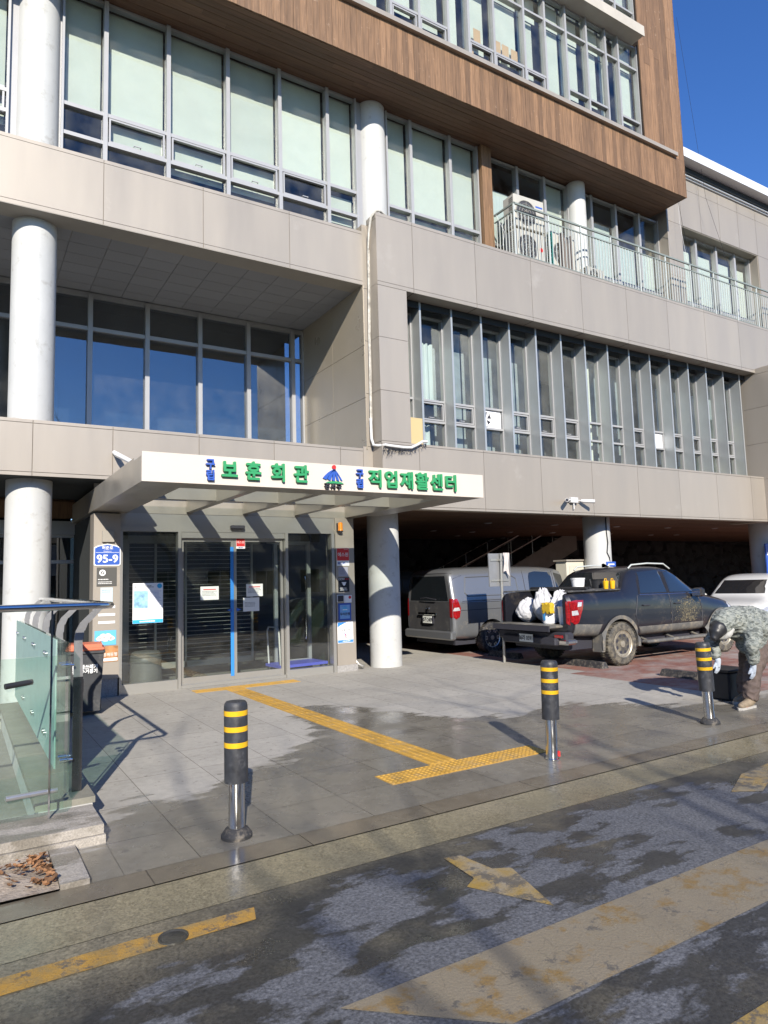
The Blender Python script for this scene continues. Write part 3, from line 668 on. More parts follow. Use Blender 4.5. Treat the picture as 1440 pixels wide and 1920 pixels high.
m = MB(); m.box(WX0, 14.68, 10.29, 10.68, 15.51, 15.75); m.box(WX0, 14.70, 10.27, 10.29, 15.49, 15.77); m.build('eaves_ledge', mat('pale concrete ledge', (.42,.39,.34), .7, var=.1, vs=2), B)
m = MB(); m.box(WX0, 14.84, 10.9, 12, 18.4, 21.4); m.build('upper_wall', K['panel'], B)
# rooms: slabs and back walls that close the storeys
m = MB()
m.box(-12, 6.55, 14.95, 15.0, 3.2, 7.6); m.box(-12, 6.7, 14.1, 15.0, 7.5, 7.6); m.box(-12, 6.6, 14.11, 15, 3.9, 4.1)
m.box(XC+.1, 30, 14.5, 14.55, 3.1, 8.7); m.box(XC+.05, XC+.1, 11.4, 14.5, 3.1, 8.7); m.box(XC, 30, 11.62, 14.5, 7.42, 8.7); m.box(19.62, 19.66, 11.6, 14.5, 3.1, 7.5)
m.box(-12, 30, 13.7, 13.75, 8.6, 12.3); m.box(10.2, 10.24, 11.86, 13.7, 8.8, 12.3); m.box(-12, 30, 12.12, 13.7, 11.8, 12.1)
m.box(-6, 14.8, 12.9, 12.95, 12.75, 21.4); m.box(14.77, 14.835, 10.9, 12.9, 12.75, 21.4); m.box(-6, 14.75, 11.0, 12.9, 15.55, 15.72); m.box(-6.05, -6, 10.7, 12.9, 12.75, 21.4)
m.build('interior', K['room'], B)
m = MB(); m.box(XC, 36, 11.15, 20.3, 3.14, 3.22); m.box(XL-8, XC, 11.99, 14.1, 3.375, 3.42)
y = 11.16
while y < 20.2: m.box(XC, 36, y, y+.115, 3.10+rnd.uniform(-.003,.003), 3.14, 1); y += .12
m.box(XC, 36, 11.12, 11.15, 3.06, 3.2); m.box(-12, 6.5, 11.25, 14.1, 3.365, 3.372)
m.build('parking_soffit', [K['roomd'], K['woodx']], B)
for (x, y) in ((16.82,13.88),(19.21,13.85),(21.44,13.67),(24.2,13.63),(22.11,16.69),(23.41,16.52),(11.72,13.79),(14.17,13.82),(11.85,16.43),(14.15,18.25),(13.47,16.62),(14.9,16.49),(16.67,16.37),(19.15,18.85),(16.89,19.07),(19.6,16.5)):
    m = MB(); m.lathe([(.11,3.085),(.11,3.10)], (x,y,0), 20); m.lathe([(.085,3.08),(.085,3.085)], (x,y,0), 20, mi=1); m.build('downlight', [K['frame'], K['wht']], B)
# columns
for (x, y, r, z0, z1) in ((.87,11.77,.322,-.02,3.40),(.87,11.77,.322,4.1,7.50),(.87,11.77,.318,8.4,11.75),(7.24,11.77,.317,-.02,3.12),(7.22,11.77,.303,8.5,11.75),(13.45,11.72,.325,-.02,3.12),(13.33,11.65,.238,8.7,11.75),(21.0,11.9,.32,-.02,3.12),(25.9,13.0,.3,-.02,3.1)):
    m = MB(); m.lathe([(r,z0),(r,z1)], (x,y,0), 64); m.build('column', K['conc'], B, smooth=40)
# ground-floor rear wall left of the entrance
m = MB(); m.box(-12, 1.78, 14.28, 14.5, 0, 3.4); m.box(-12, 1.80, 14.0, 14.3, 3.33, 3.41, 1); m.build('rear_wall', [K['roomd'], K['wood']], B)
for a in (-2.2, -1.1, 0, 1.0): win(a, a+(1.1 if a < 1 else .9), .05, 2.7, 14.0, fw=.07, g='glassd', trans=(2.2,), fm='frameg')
m = MB(); m.box(-4, 1.9, 13.9, 14.28, 2.7, 2.95, 1); m.box(-4, 1.93, 13.95, 14.0, 3.0, 3.32); m.build('timber_lintel', [K['wood'], K['frameg']], B)
m = MB(); m.box(6.50, 6.72, 12.05, 20.3, 0, 3.1); m.box(35.9, 36, 9.9, 20.3, 0, 3.1); m.box(19.9, 36, 10.9, 11.1, 3.04, 7.4); m.build('parking_side_wall', mat('dark rendered wall', (.20,.19,.18), .85, var=.1), B)
# ------------------------------------------------------------------ canopy with its lettering
C = MB(); C.box(1.75, 6.82, 8.10, 8.14, 2.91, 3.26); cm = C.build('canopy', K['cream'], B)
m = MB(); m.box(1.755, 6.815, 8.14, 8.55, 2.912, 3.22)
m.box(1.755, 2.30, 8.55, 13.9, 2.912, 3.255); m.box(6.30, 6.815, 8.55, 11.2, 2.912, 3.255); m.box(6.30, 6.55, 11.2, 12.4, 2.912, 3.255)
m.build('canopy_frame', K['beam'], cm)
for x in (3.30, 4.30, 5.30): 
    m = MB(); m.box(x-.06, x+.06, 8.55, 11.6, 2.93, 3.20); m.build('canopy_beam', K['beam'], cm)
m = MB(); m.box(2.30, 6.30, 10.0, 10.10, 2.95, 3.18); m.build('canopy_beam', K['beam'], cm)
m = MB(); m.box(2.25, 6.35, 8.5, 11.25, 3.225, 3.24); m.build('canopy_glass', K['glasst'], cm)
LY = 8.10
def letter(s_, cx, cz, h, mt, bold, sx=1): return text(s_, h, (cx, LY-.022, cz), ext=.02, m=K[mt], name='sign_letter', parent=cm, bold=bold, sx=sx)
for ch, x0_, x1_ in (('보',2.68,2.89),('훈',2.985,3.20),('회',3.33,3.53),('관',3.63,3.865)): letter(ch, (x0_+x1_)/2, 3.085-.004, .245, 'green', .0075, .95)
for k, ch in enumerate('직업재활센터'): letter(ch, 4.955+.262*k-.08, 3.085-.005, .262, 'green', .007, .98)
for cx in (2.545, 4.625):
    letter('구', cx, 3.145, .135, 'blue', .0045, .92); letter('립', cx, 3.008, .135, 'blue', .0045, .92)
for k, ch in enumerate('강서구'): letter(ch, 4.12+.09*k, 2.953, .088, 'ink', .003, .95)
m = MB(); m.lathe([(.028,-.02),(.028,.0)], (4.235, LY-.004, 3.222), 20, axis='y', mi=1)
def arc(p0, p1, p2, w0, w1, mi):
    n = 8; top = []; bot = []
    for k in range(n+1):
        t = k/n; x = (1-t)**2*p0[0]+2*t*(1-t)*p1[0]+t*t*p2[0]; z = (1-t)**2*p0[1]+2*t*(1-t)*p1[1]+t*t*p2[1]; w = w0+(w1-w0)*t
        top.append((x-w/2, LY-.02, z+w*.2)); bot.append((x+w/2, LY-.02, z-w*.2))
    for k in range(n): m.prism([top[k], bot[k], bot[k+1], top[k+1]], (0, .018, 0), mi)
arc((4.225,3.18),(4.16,3.15),(4.09,3.055),.02,.05,0); arc((4.235,3.185),(4.19,3.13),(4.155,3.045),.02,.045,0); arc((4.242,3.185),(4.235,3.12),(4.222,3.035),.02,.045,0)
arc((4.25,3.185),(4.27,3.12),(4.29,3.04),.02,.04,0); arc((4.255,3.18),(4.30,3.13),(4.345,3.045),.015,.03,0)
m.prism([(4.10,LY-.02,3.0),(4.38,LY-.02,3.0),(4.34,LY-.02,3.022),(4.24,LY-.02,3.032),(4.14,LY-.02,3.022)], (0,.018,0), 2)
m.build('emblem', [K['blue'], K['red'], K['green']], cm, fix=True)
# ------------------------------------------------------------------ entrance
m = MB(); m.box(1.78, 2.18, 11.60, 11.95, .28, 2.88); m.box(1.80, 2.16, 11.62, 11.95, 0, .28, 1); m.box(1.80, 1.84, 11.95, 14, 0, 2.88, 2); m.build('door_pilaster', [K['panel'], K['granite'], K['roomd']], B)
m = MB(); m.box(6.07, 6.47, 11.60, 12.0, .12, 2.90); m.box(6.05, 6.49, 11.58, 12.0, 0, .12, 1); m.box(6.44, 6.49, 12.0, 14, 0, 3.0, 2); m.build('door_pilaster', [K['panel'], K['granite'], K['roomd']], B)
E_ = MB()
E_.box(2.18, 6.07, 11.62, 11.74, 2.60, 2.68); E_.box(1.78, 6.50, 11.63, 11.67, 2.90, 3.36, 1); E_.box(2.18, 6.07, 11.64, 11.68, 2.68, 2.90, 0)
for x, w_ in ((2.20,.04),(3.13,.05),(5.07,.055),(6.02,.06)): E_.box(x-w_/2, x+w_/2, 11.60, 11.76, 0, 2.60)
E_.box(2.22, 3.10, 11.61, 11.75, 0, .16); E_.box(5.10, 5.98, 11.61, 11.75, 0, .13); E_.box(3.16, 5.04, 11.63, 11.80, 0, .05); E_.box(3.16, 5.04, 11.63, 11.75, 2.5, 2.6)
ef = E_.build('entrance_frame', [K['steel'], K['beam']], B)
for a, b_, z0 in ((2.22,3.10,.16),(5.10,5.98,.13)):
    m = MB(); m.box(a, b_, 11.67, 11.682, z0, 2.6); m.build('pane', K['glassv'], ef)
for a, b_ in ((3.17,4.10),(4.10,5.03)):
    m = MB()
    for q in ((a+.001,a+.05,.05,2.5),(b_-.05,b_-.001,.05,2.5),(a+.05,b_-.05,.05,.16),(a+.05,b_-.05,2.44,2.5)): m.box(q[0],q[1],11.70,11.74,q[2],q[3])
    d = m.build('sliding_door', K['steel'], B)
    m = MB(); m.box(a+.05, b_-.05, 11.715, 11.727, .16, 2.44); m.build('pane', K['glassv'], d)
m = MB(); m.box(4.035, 4.095, 11.693, 11.699, .12, 2.35); m.build('edge_tape', mat('blue door edge tape', (.03,.22,.62), .5), B)
m = MB(); 
for sx_ in (-1, 1): m.prism([(4.10+sx_*.04,11.69,1.22),(4.10+sx_*.13,11.69,1.25),(4.10+sx_*.04,11.69,1.28)], (0,-.002,0))
m.build('arrow_sticker', mat('dark blue sticker', (.03,.12,.45), .5), B, fix=True)
m = MB(); m.bbox(4.00,4.25,11.52,11.60,2.66,2.72,.01); m.build('door_sensor', K['ink'], B)
# vestibule interior: floor, walls, roller grille, inner door
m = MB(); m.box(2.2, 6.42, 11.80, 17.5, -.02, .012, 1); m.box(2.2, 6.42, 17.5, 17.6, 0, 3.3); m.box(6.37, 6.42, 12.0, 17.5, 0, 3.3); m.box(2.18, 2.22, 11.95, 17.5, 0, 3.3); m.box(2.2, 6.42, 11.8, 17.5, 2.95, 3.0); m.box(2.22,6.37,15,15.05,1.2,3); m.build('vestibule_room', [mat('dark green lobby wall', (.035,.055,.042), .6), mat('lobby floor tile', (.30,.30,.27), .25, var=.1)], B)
m = MB()
for k in range(29): z = .30+.078*k; m.box(2.5, 4.9, 12.95, 12.957, z, z+.009)
for x in (2.5, 3.05, 3.6, 4.9): m.box(x-.02, x+.02, 12.93, 12.97, .2, 2.6)
m.box(2.3, 5.05, 12.85, 13.0, 2.48, 2.62); m.box(2.3,4.9,12.93,12.97,.2,.3); m.build('roller_grille', mat('grille slat metal', (.45,.47,.43), .35, .7), B)
m = MB()
for q in ((5.15,5.22,.1,2.5),(5.85,5.92,.1,2.5)): m.box(q[0],q[1],12.4,12.46,q[2],q[3])
m.box(5.22,5.85,12.4,12.46,2.43,2.5); m.box(5.22,5.85,12.4,12.46,.1,.22); d = m.build('inner_door', K['frameg'], B)
m = MB(); m.tube([(5.78,12.36,.6),(5.78,12.34,.65),(5.78,12.34,1.75),(5.78,12.36,1.8)], .014, 8); m.build('handle', K['steels'], d)
m = MB(); m.box(2.3,2.5,12.5,12.56,.1,2.5); m.box(5.0,5.12,11.85,12.4,2.45,2.55); m.build('inner_post', K['frameg'], B)
# downspout stub
m = MB(); m.tube([(6.52,11.9,.35),(6.55,11.85,.2),(6.62,11.78,.08),(6.68,11.7,.04)], .035, 12); m.build('downspout', K['steel'], B, smooth=40)
# ------------------------------------------------------------------ bollards
def bollard(loc, label, foot=True, tilt=0):
    t = thing('bollard', label, 'bollard', (0,0,0), 'three padded bollards along the kerb')
    m = MB(); m.lathe([(.055,0),(.055,.42)], n=28); m.build('post', K['steels'], t, smooth=40)
    m = MB()
    if foot: m.lathe([(.105,0),(.105,.02),(.075,.06),(.06,.065)], n=28)
    else: m.lathe([(.066,0),(.066,.008),(.056,.012)], n=28)
    m.build('base_ring', K['rubber'] if foot else K['steels'], t, smooth=35)
    m = MB(); m.lathe([(.066,.36),(.080,.362),(.080,.865),(.076,.885),(.066,.897),(.0,.90)], n=32); sl = m.build('padded_sleeve', K['padding'], t, smooth=35)
    for k in range(3):
        z = .84-.105*k; m = MB(); m.lathe([(.0797,z-.034),(.0812,z-.034),(.0812,z),(.0797,z)], n=32); m.build('yellow_band', K['yel'], sl, smooth=30)
    t.location = loc; t.rotation_euler = (0, tilt, random.Random(loc[0]).uniform(0, 6)); return t
K['padding'] = mat('scuffed rubber foam', (.035,.037,.043), .5, var=.3, vs=14, rvar=.15, bump=.003, bs=18, dirt=((.12,.12,.125), .3), ds=7, obj=True)
K['yel'] = mat('reflective yellow band', (.74,.42,.015), .35, var=.08, vs=12)
bollard((1.64,4.66,0), 'leftmost and nearest bollard, padded black with three yellow bands, on a dark rubber foot')
b2 = bollard((4.73,4.80,0), 'middle padded bollard beside the tactile paving, with a red tag at its bare foot', foot=False, tilt=R(1))
m = MB(); m.bbox(.052,.075,-.02,.015,.02,.07,.004); m.build('red_tag', K['red'], b2)
bollard((7.17,4.80,0), 'rightmost padded bollard, next to the bending person', tilt=R(-2.5))

# ------------------------------------------------------------------ glass balustrade with handrail on the left
G = thing('glass_balustrade', 'stainless handrail and green glass balustrade round the stairwell left of the entrance', 'balustrade', (.72, 8, .15))
SX = .80
py = [5.86, 7.05, 8.25, 9.45, 10.65]
for i, y in enumerate(py):
    m = MB(); m.box(SX-.034, SX+.034, y-.012, y+.012, .15, 1.02); m.box(SX-.038, SX+.038, y-.016, y-.012, .90, 1.0, 0)
    m.build('post', mat('dark polished post', (.10,.10,.11), .22, .8, rvar=.1, vs=9) if i == 0 else K['steels'], G)
    m = MB(); pts = [(SX, y, 1.02), (SX, y, 1.30), (SX+.01, y, 1.37), (SX+.04, y, 1.43), (SX+.15, y, 1.54), (SX+.17, y, 1.555)]
    for (a, b_) in zip(pts, pts[1:]):
        w = .033
        m.prism([(a[0]-w, y-.012, a[2]-.0), (a[0]+w, y-.012, a[2]-.0+.0), (b_[0]+w*.8, y-.012, b_[2]), (b_[0]-w, y-.012, b_[2])], (0, .024, 0))
    m.build('curved_bracket', K['bracket'], G, fix=True)
m = MB(); m.tube([(SX+.17, 10.75, 1.57), (SX+.17, 5.52, 1.57), (SX+.12, 5.44, 1.57), (SX, 5.42, 1.572), (-3.5, 5.38, 1.60)], .026, 14); m.build('handrail', K['steels'], G, smooth=50)
m = MB(); m.box(-3.5, .66, 5.44, 5.452, .17, 1.23); m.build('clear_glass_panel', K['glassr'], G)
for (a, b_) in zip(py, py[1:]):
    m = MB(); m.box(.70, .712, a+.02 if a > 6 else 5.60, b_-.02, .22, 1.30); m.build('clear_glass_panel', K['glassr'], G)
m = MB(); m.box(.694, .699, 6.35, 11.0, .24, 1.28); m.build('frosted_film', K['frost'], G)
m = MB()
for y in [v+s_*.06 for v in py for s_ in (-1, 1)]:
    for z in (.42, 1.12):
        if y > 5.7 : m.lathe([(.022,-.03),(.022,.012),(.014,.02)], (.70, y, z), 14, axis='x'); m.cyl((.70,y,z), (SX-.04,y,z), .009, 8)
m.build('glass_clamp', K['steels'], G, smooth=40)
m = MB(); m.tube([(.62,5.46,.30),(.30,5.40,.31)], .018, 12); m.build('stub_rail', K['bracket'], G, smooth=50)
m = MB(); m.tube([(.45,5.46,1.06),(.28,5.40,1.05)], .02, 12); m.build('stub_rail', K['black'], G, smooth=50)
m = MB(); m.box(.56,.572,5.425,5.438,.12,1.56); m.build('front_post', K['steels'], G)

# ------------------------------------------------------------------ food waste bin, inner bin, trolley
def wheelie(name, label, loc, rotz, body, lid, txt=None, sc=1.0, parts=True):
    t = thing(name, label, 'waste bin', (0,0,0))
    m = MB()
    w0, w1, d0, d1 = .19, .235, .20, .26
    ring = lambda w, d, z: [(-w,-d,z),(w,-d,z),(w,d,z),(-w,d,z)]
    rs = [ring(w0,d0,.06), ring(w0+.005,d0+.005,.2), ring(w1,d1,.84)]; vs = [p for r in rs for p in r]
    m.add(vs, [(3,2,1,0)]+[(k*4+j,k*4+(j+1)%4,k*4+4+(j+1)%4,k*4+4+j) for k in range(2) for j in range(4)]+[(8,9,10,11)])
    m.bbox(-.25,.25,-.28,.28,.82,.86,.012); m.build('bin_body', body, t)
    m = MB(); m.bbox(-.245,.245,-.285,.285,.862,.90,.014); m.bbox(-.21,.21,-.22,.26,.90,.945,.02); l = m.build('lid', lid, t)
    m = MB(); m.tube([(-.2,.30,.88),(.2,.30,.88)], .016, 10); m.build('handle', body, t)
    for s_ in (-1, 1):
        m = MB(); m.lathe([(.09,-.02),(.095,-.012),(.095,.012),(.09,.02)], (s_*.19,.24,.095), 20, axis='x'); m.build('wheel', K['rubber'], t, smooth=40)
    if txt:
        text(txt, .062, (0,-.262,.62), ext=.001, m=K['wht'], name='lettering', parent=t, bold=.002, sx=.92)
    t.location = loc; t.rotation_euler.z = rotz; t.scale = (sc, sc, sc); return t
wheelie('food_waste_bin', 'black wheeled food waste bin with an orange lid beside the glass balustrade', (1.49,10.30,0), R(-8), mat('black bin plastic', (.045,.047,.052), .5, var=.2, vs=9, obj=True, dirt=((.12,.115,.11), .3), ds=5), mat('orange lid plastic', (.62,.17,.09), .5, var=.06, vs=6), '음식물쓰레기\n전용수거용기')
t = thing('litter_bin', 'round dark grey litter bin with ribbed lid standing behind the left glass panel', 'litter bin', (0,0,0))
K['grybin'] = mat('dark grey bin plastic', (.11,.115,.11), .5, var=.1, vs=8)
m = MB(); m.lathe([(.25,0),(.27,.03),(.25,.42)], n=28); m.build('bin_body', K['grybin'], t, smooth=35)
m = MB(); m.lathe([(.262,.42),(.265,.46),(.25,.50),(.26,.515),(.235,.55),(.245,.565),(.20,.595),(.0,.62)], n=28); m.build('lid', K['grybin'], t, smooth=25)
t.location = (2.72, 12.2, .012)
t = thing('platform_trolley', 'blue platform trolley with a white push handle inside the right glass panel', 'trolley', (0,0,0))
m = MB(); m.bbox(-.5,.5,-.3,.3,.14,.19,.02); m.build('deck', mat('blue trolley plastic', (.09,.11,.60), .45), t)
m = MB(); m.tube([(-.46,-.24,.18),(-.49,-.24,.8),(-.49,-.18,.87),(-.49,.18,.87),(-.49,.24,.8),(-.46,.24,.18)], .016, 10); m.build('handle', K['white'], t, smooth=50)
for x in (-.4,.4):
    for y in (-.22,.22): m = MB(); m.lathe([(.055,-.015),(.055,.015)], (x,y,.06), 16, axis='y'); m.box(x-.02,x+.02,y-.022,y+.022,.08,.14); m.build('wheel', K['rubber'], t)
t.location = (5.45, 12.08, .012); t.rotation_euler.z = R(4)

# ------------------------------------------------------------------ signs and posters
def plate(name, label, cat, x0, x1, z0, z1, m_, y=11.60, th=.006, group=None, kids=()):
    b = MB(); b.bbox(x0, x1, y-th, y-.001, z0, z1, min(.002, th/3)); o = b.build(name, m_); tag(o, label, cat, group); return o
def ontop(p, x0, x1, z0, z1, m_, y, name='print', d=.0012):
    b = MB(); b.box(x0, x1, y-d, y, z0, z1); return b.build(name, m_, p)
def lines(p, x0, x1, zs, m_, y, th=.006, rag=True, name='small_print'):
    b = MB(); r_ = random.Random(int(x0*100+zs[0]*100))
    for z in zs:
        x = x0; e = x1-(r_.random()*.25*(x1-x0) if rag else 0)
        while x < e:
            w = r_.uniform(.008, .028); b.box(x, min(x+w, e), y-.0012, y, z-th/2, z+th/2); x += w+.005
    return b.build(name, m_, p)
Y6 = 11.60
# blue house number
x0, x1 = 1.785, 2.185
b = MB(); P_ = [(x0+.02,2.045),(x1-.02,2.045),(x1,2.065),(x1,2.33),(x1-.05,2.36),((x0+x1)/2,2.395),(x0+.05,2.36),(x0,2.33),(x0,2.065)]
b.prism([(a, Y6-.012, c) for a, c in P_], (0,.011,0)); o = b.build('street_number_sign', K['wht'], fix=True); tag(o, 'blue street number plate reading 95-9 on the left door pilaster', 'sign')
b = MB(); cx = (x0+x1)/2; b.prism([(cx+(a-cx)*.93, Y6-.0135, 2.215+(c-2.215)*.92) for a, c in P_], (0,.001,0)); b.build('blue_field', K['blue'], o, fix=True)
ontop(o, x0+.025, x1-.025, 2.252, 2.257, K['wht'], Y6-.0138)
text('95-9', .17, (cx, Y6-.0142, 2.15), ext=.001, m=K['wht'], parent=o, bold=.004, sx=1.05); text('허준로', .062, (cx, Y6-.0142, 2.325), ext=.001, m=K['wht'], parent=o, bold=.001); text('Heojun-ro', .028, (cx, Y6-.0142, 2.275), ext=.001, m=K['wht'], parent=o)
o = plate('information_plate', 'dark grey information plate with a round white emblem under the street number', 'sign', 1.83, 2.13, 1.72, 2.02, mat('dark grey plate', (.09,.088,.082), .4))
b = MB(); n = 28
ro = [(1.915+.048*math.cos(2*PI*k/n), Y6-.0075, 1.935+.048*math.sin(2*PI*k/n)) for k in range(n)]; ri = [(1.915+.026*math.cos(2*PI*k/n), Y6-.0075, 1.935+.026*math.sin(2*PI*k/n)) for k in range(n)]
b.add(ro+ri, [(k,(k+1)%n,n+(k+1)%n,n+k) for k in range(n)]); b.prism([(1.90,Y6-.0075,1.925),(1.912,Y6-.0075,1.918),(1.932,Y6-.0075,1.945),(1.92,Y6-.0075,1.952)], (0,.0006,0)); b.build('emblem', K['wht'], o)
lines(o, 1.85, 2.05, (1.83,), K['wht'], Y6-.0062, .012); lines(o, 1.85, 2.11, (1.79,1.765), K['wht'], Y6-.0062, .009)
o = plate('notice_sheet', 'small pale blue notice sheet below the dark information plate', 'notice', 1.89, 2.07, 1.47, 1.70, mat('pale blue paper', (.50,.60,.66), .6), th=.003)
lines(o, 1.91, 2.05, (1.66,1.63), K['blue'], Y6-.0033)
for k, z in enumerate((1.395, 1.275, 1.155)):
    o = plate('name_strip', ['upper', 'middle', 'lower'][k]+' of the three blank white strips on the left pilaster', 'label strip', 1.86, 2.11, z-.02, z+.02, K['wht'], group='white strips on the left pilaster')
o = plate('no_smoking_plate', 'sky blue no smoking plate with a white cloud shape above the bin', 'sign', 1.81, 2.13, .80, 1.03, K['sky'])
b = MB(); 
for (dx, dz, r) in ((0,0,.075),(-.07,-.005,.055),(.07,-.005,.055),(-.035,.03,.05),(.035,.03,.05),(-.11,-.01,.03),(.11,-.01,.03)):
    b.add([(1.97+dx+r*math.cos(2*PI*k/20), Y6-.0072-.0001*len(b.f), .915+dz+r*.75*math.sin(2*PI*k/20)) for k in range(20)], [tuple(range(19,-1,-1))])
b.build('cloud', K['wht'], o); text('금연시설', .055, (1.97, Y6-.0092, .915), ext=.0006, m=K['red'], parent=o); lines(o, 1.89, 2.05, (.875,), K['ink'], Y6-.009, .006)
o = plate('orange_plate', 'orange brown pictorial plate half hidden behind the bin lid', 'sign', 1.83, 2.16, .54, .785, mat('orange print', (.42,.20,.08), .5, var=.4, vs=12)); ontop(o, 1.84, 2.15, .555, .60, K['wht'], Y6-.0062); text('함께동행', .06, (2.04, Y6-.0075, .65), ext=.0006, m=K['wht'], parent=o)
o = plate('wall_speaker_box', 'small grey intercom box high on the left pilaster in the shade', 'intercom', 1.90, 2.08, 2.42, 2.60, K['panelsh'], th=.05)
# right pilaster
o = plate('security_sign', 'red and white security company plate at the top of the right pilaster', 'sign', 6.09, 6.36, 1.985, 2.325, K['wht']); ontop(o, 6.095, 6.355, 2.085, 2.32, K['red'], Y6-.0062)
text('에스원', .085, (6.225, Y6-.008, 2.195), ext=.0006, m=K['wht'], parent=o, bold=.001); text('SECOM', .055, (6.19, Y6-.0075, 2.035), ext=.0006, m=K['blue'], parent=o, bold=.002, sx=.9); lines(o, 6.28, 6.35, (2.035,), K['blue'], Y6-.0062); lines(o, 6.25, 6.34, (2.30,), K['wht'], Y6-.0078)
o = plate('notice_sheet', 'small lilac grey printed notice between the red plate and the black camera notice', 'notice', 6.125, 6.325, 1.79, 1.96, mat('lilac grey paper', (.36,.36,.43), .6), th=.003); lines(o, 6.14, 6.27, (1.93,1.91,1.89,1.87,1.85,1.83), K['ink'], Y6-.0033, .004)
o = plate('camera_notice', 'black CCTV notice with a white camera symbol on the right pilaster', 'sign', 6.11, 6.35, 1.49, 1.765, mat('black plate', (.012,.014,.02), .3))
text('CCTV', .05, (6.18, Y6-.0075, 1.73), ext=.0006, m=K['wht'], parent=o, bold=.001); text('녹화중', .04, (6.29, Y6-.0075, 1.73), ext=.0006, m=K['red'], parent=o)
b = MB(); b.prism([(6.18,Y6-.0075,1.675),(6.29,Y6-.0075,1.675),(6.275,Y6-.0075,1.66),(6.26,Y6-.0075,1.62),(6.235,Y6-.0075,1.605),(6.21,Y6-.0075,1.62),(6.195,Y6-.0075,1.66)], (0,.0006,0)); b.build('camera_symbol', K['wht'], o, fix=True); lines(o, 6.15, 6.33, (1.565,1.545,1.525), K['wht'], Y6-.0062, .008)
o = plate('card_reader', 'black card reader with a white plastic frame on the right pilaster', 'card reader', 6.075, 6.215, 1.30, 1.435, K['wht'], th=.02); b = MB(); b.bbox(6.087,6.203,Y6-.03,Y6-.02,1.31,1.425,.004); b.build('reader_face', K['ink'], o)
o = plate('door_controller', 'white door control box with a round red logo beside the black card reader', 'control box', 6.225, 6.385, 1.285, 1.425, K['wht'], th=.022)
b = MB(); b.lathe([(.03,-.001),(.03,0)], (6.345,Y6-.0225,1.385), 20, axis='y'); b.build('logo', K['red'], o)
o = plate('bank_sign', 'dark blue framed bank plate with a pale blue face on the right pilaster', 'sign', 6.10, 6.37, .95, 1.275, K['blue'], th=.015); ontop(o, 6.13, 6.34, .985, 1.245, mat('pale blue face', (.22,.42,.70), .4), Y6-.0152)
b = MB(); b.lathe([(.055,-.001),(.055,0)], (6.235,Y6-.0166,1.165), 24, axis='y'); b.build('globe', K['sky'], o); ontop(o, 6.185, 6.285, 1.145, 1.162, K['wht'], Y6-.0178); text('우리은행', .058, (6.235, Y6-.0175, 1.07), ext=.0006, m=K['ink'], parent=o, bold=.001); lines(o, 6.16, 6.31, (1.225,), K['blue'], Y6-.0166)
o = plate('volunteer_sign', 'white and blue volunteer camp plate lowest on the right pilaster', 'sign', 6.075, 6.41, .53, .925, K['wht']); ontop(o, 6.08, 6.405, .54, .59, mat('bright blue print', (.04,.22,.62), .4), Y6-.0062)
b = MB(); b.prism([(6.08,Y6-.0068,.92),(6.08,Y6-.0068,.83),(6.13,Y6-.0068,.86),(6.20,Y6-.0068,.89),(6.28,Y6-.0068,.92)], (0,.0006,0)); b.build('print', bpy.data.materials['bright blue print'], o, fix=True)
text('자원봉사캠프', .056, (6.245, Y6-.0075, .765), ext=.0006, m=K['ink'], parent=o, sx=.95); lines(o, 6.14, 6.33, (.82,), K['ink'], Y6-.0062, .005); lines(o, 6.18, 6.36, (.565,), K['wht'], Y6-.0078, .014)
b = MB(); b.tube([(6.20,Y6-.008,.70),(6.215,Y6-.008,.715),(6.235,Y6-.008,.69),(6.225,Y6-.008,.66)], .006, 6); b.build('print', K['blue'], o); b = MB(); b.tube([(6.245,Y6-.008,.71),(6.25,Y6-.008,.67),(6.235,Y6-.008,.635),(6.265,Y6-.008,.63),(6.28,Y6-.008,.70)], .006, 6); b.build('print', K['red'], o)
o = thing('warning_lamp', 'small orange warning lamp at the top of the right pilaster', 'lamp', (6.15,11.58,2.72)); b = MB(); b.lathe([(.05,2.65),(.05,2.67),(.046,2.675),(.045,2.79),(.03,2.81),(0,2.812)], (6.15,11.535,0), 20); b.build('orange_dome', mat('orange plastic dome', (.80,.26,.02), .25), o, smooth=40); b = MB(); b.box(6.10,6.20,11.58,11.60,2.63,2.80); b.lathe([(.055,2.63),(.055,2.65)], (6.15,11.535,0), 20); b.build('bracket', K['black'], o)
# posters on the glass
o = plate('poster', 'large white and blue printed poster on the left glass panel', 'poster', 2.39, 2.87, 1.105, 1.755, K['wht'], y=11.668, th=.003); ye = 11.665
ontop(o, 2.392, 2.868, 1.107, 1.165, mat('poster cyan', (.03,.38,.68), .5), ye-.0001); ontop(o, 2.41, 2.63, 1.35, 1.63, mat('poster picture', (.25,.45,.62), .5, var=.5, vs=14), ye-.0001)
b = MB(); b.lathe([(.04,-.001),(.04,0)], (2.815,ye-.0004,1.705), 20, axis='y'); b.build('print', bpy.data.materials['poster cyan'], o)
lines(o, 2.42, 2.76, (1.71,1.69), K['ink'], ye-.0002, .009); lines(o, 2.65, 2.85, [1.62-.022*k for k in range(13)], K['blue'], ye-.0002, .004); lines(o, 2.42, 2.84, (1.31,1.29,1.27,1.24,1.22,1.20), K['ink'], ye-.0002, .004); lines(o, 2.50, 2.80, (1.135,), K['wht'], ye-.0014, .02)
def note(label, x0, x1, z0, z1, head=True):
    o = plate('paper_notice', label, 'notice', x0, x1, z0, z1, K['paper'], y=11.712, th=.002); ye = 11.7098
    if head: ontop(o, x0+.05, x1-.05, z1-.06, z1-.045, K['red'], ye)
    lines(o, x0+.03, x1-.03, [z1-.085-.022*k for k in range(4)], K['ink'], ye, .006); return o
note('white paper notice with a red heading on the left sliding door', 3.51, 3.83, 1.44, 1.67)
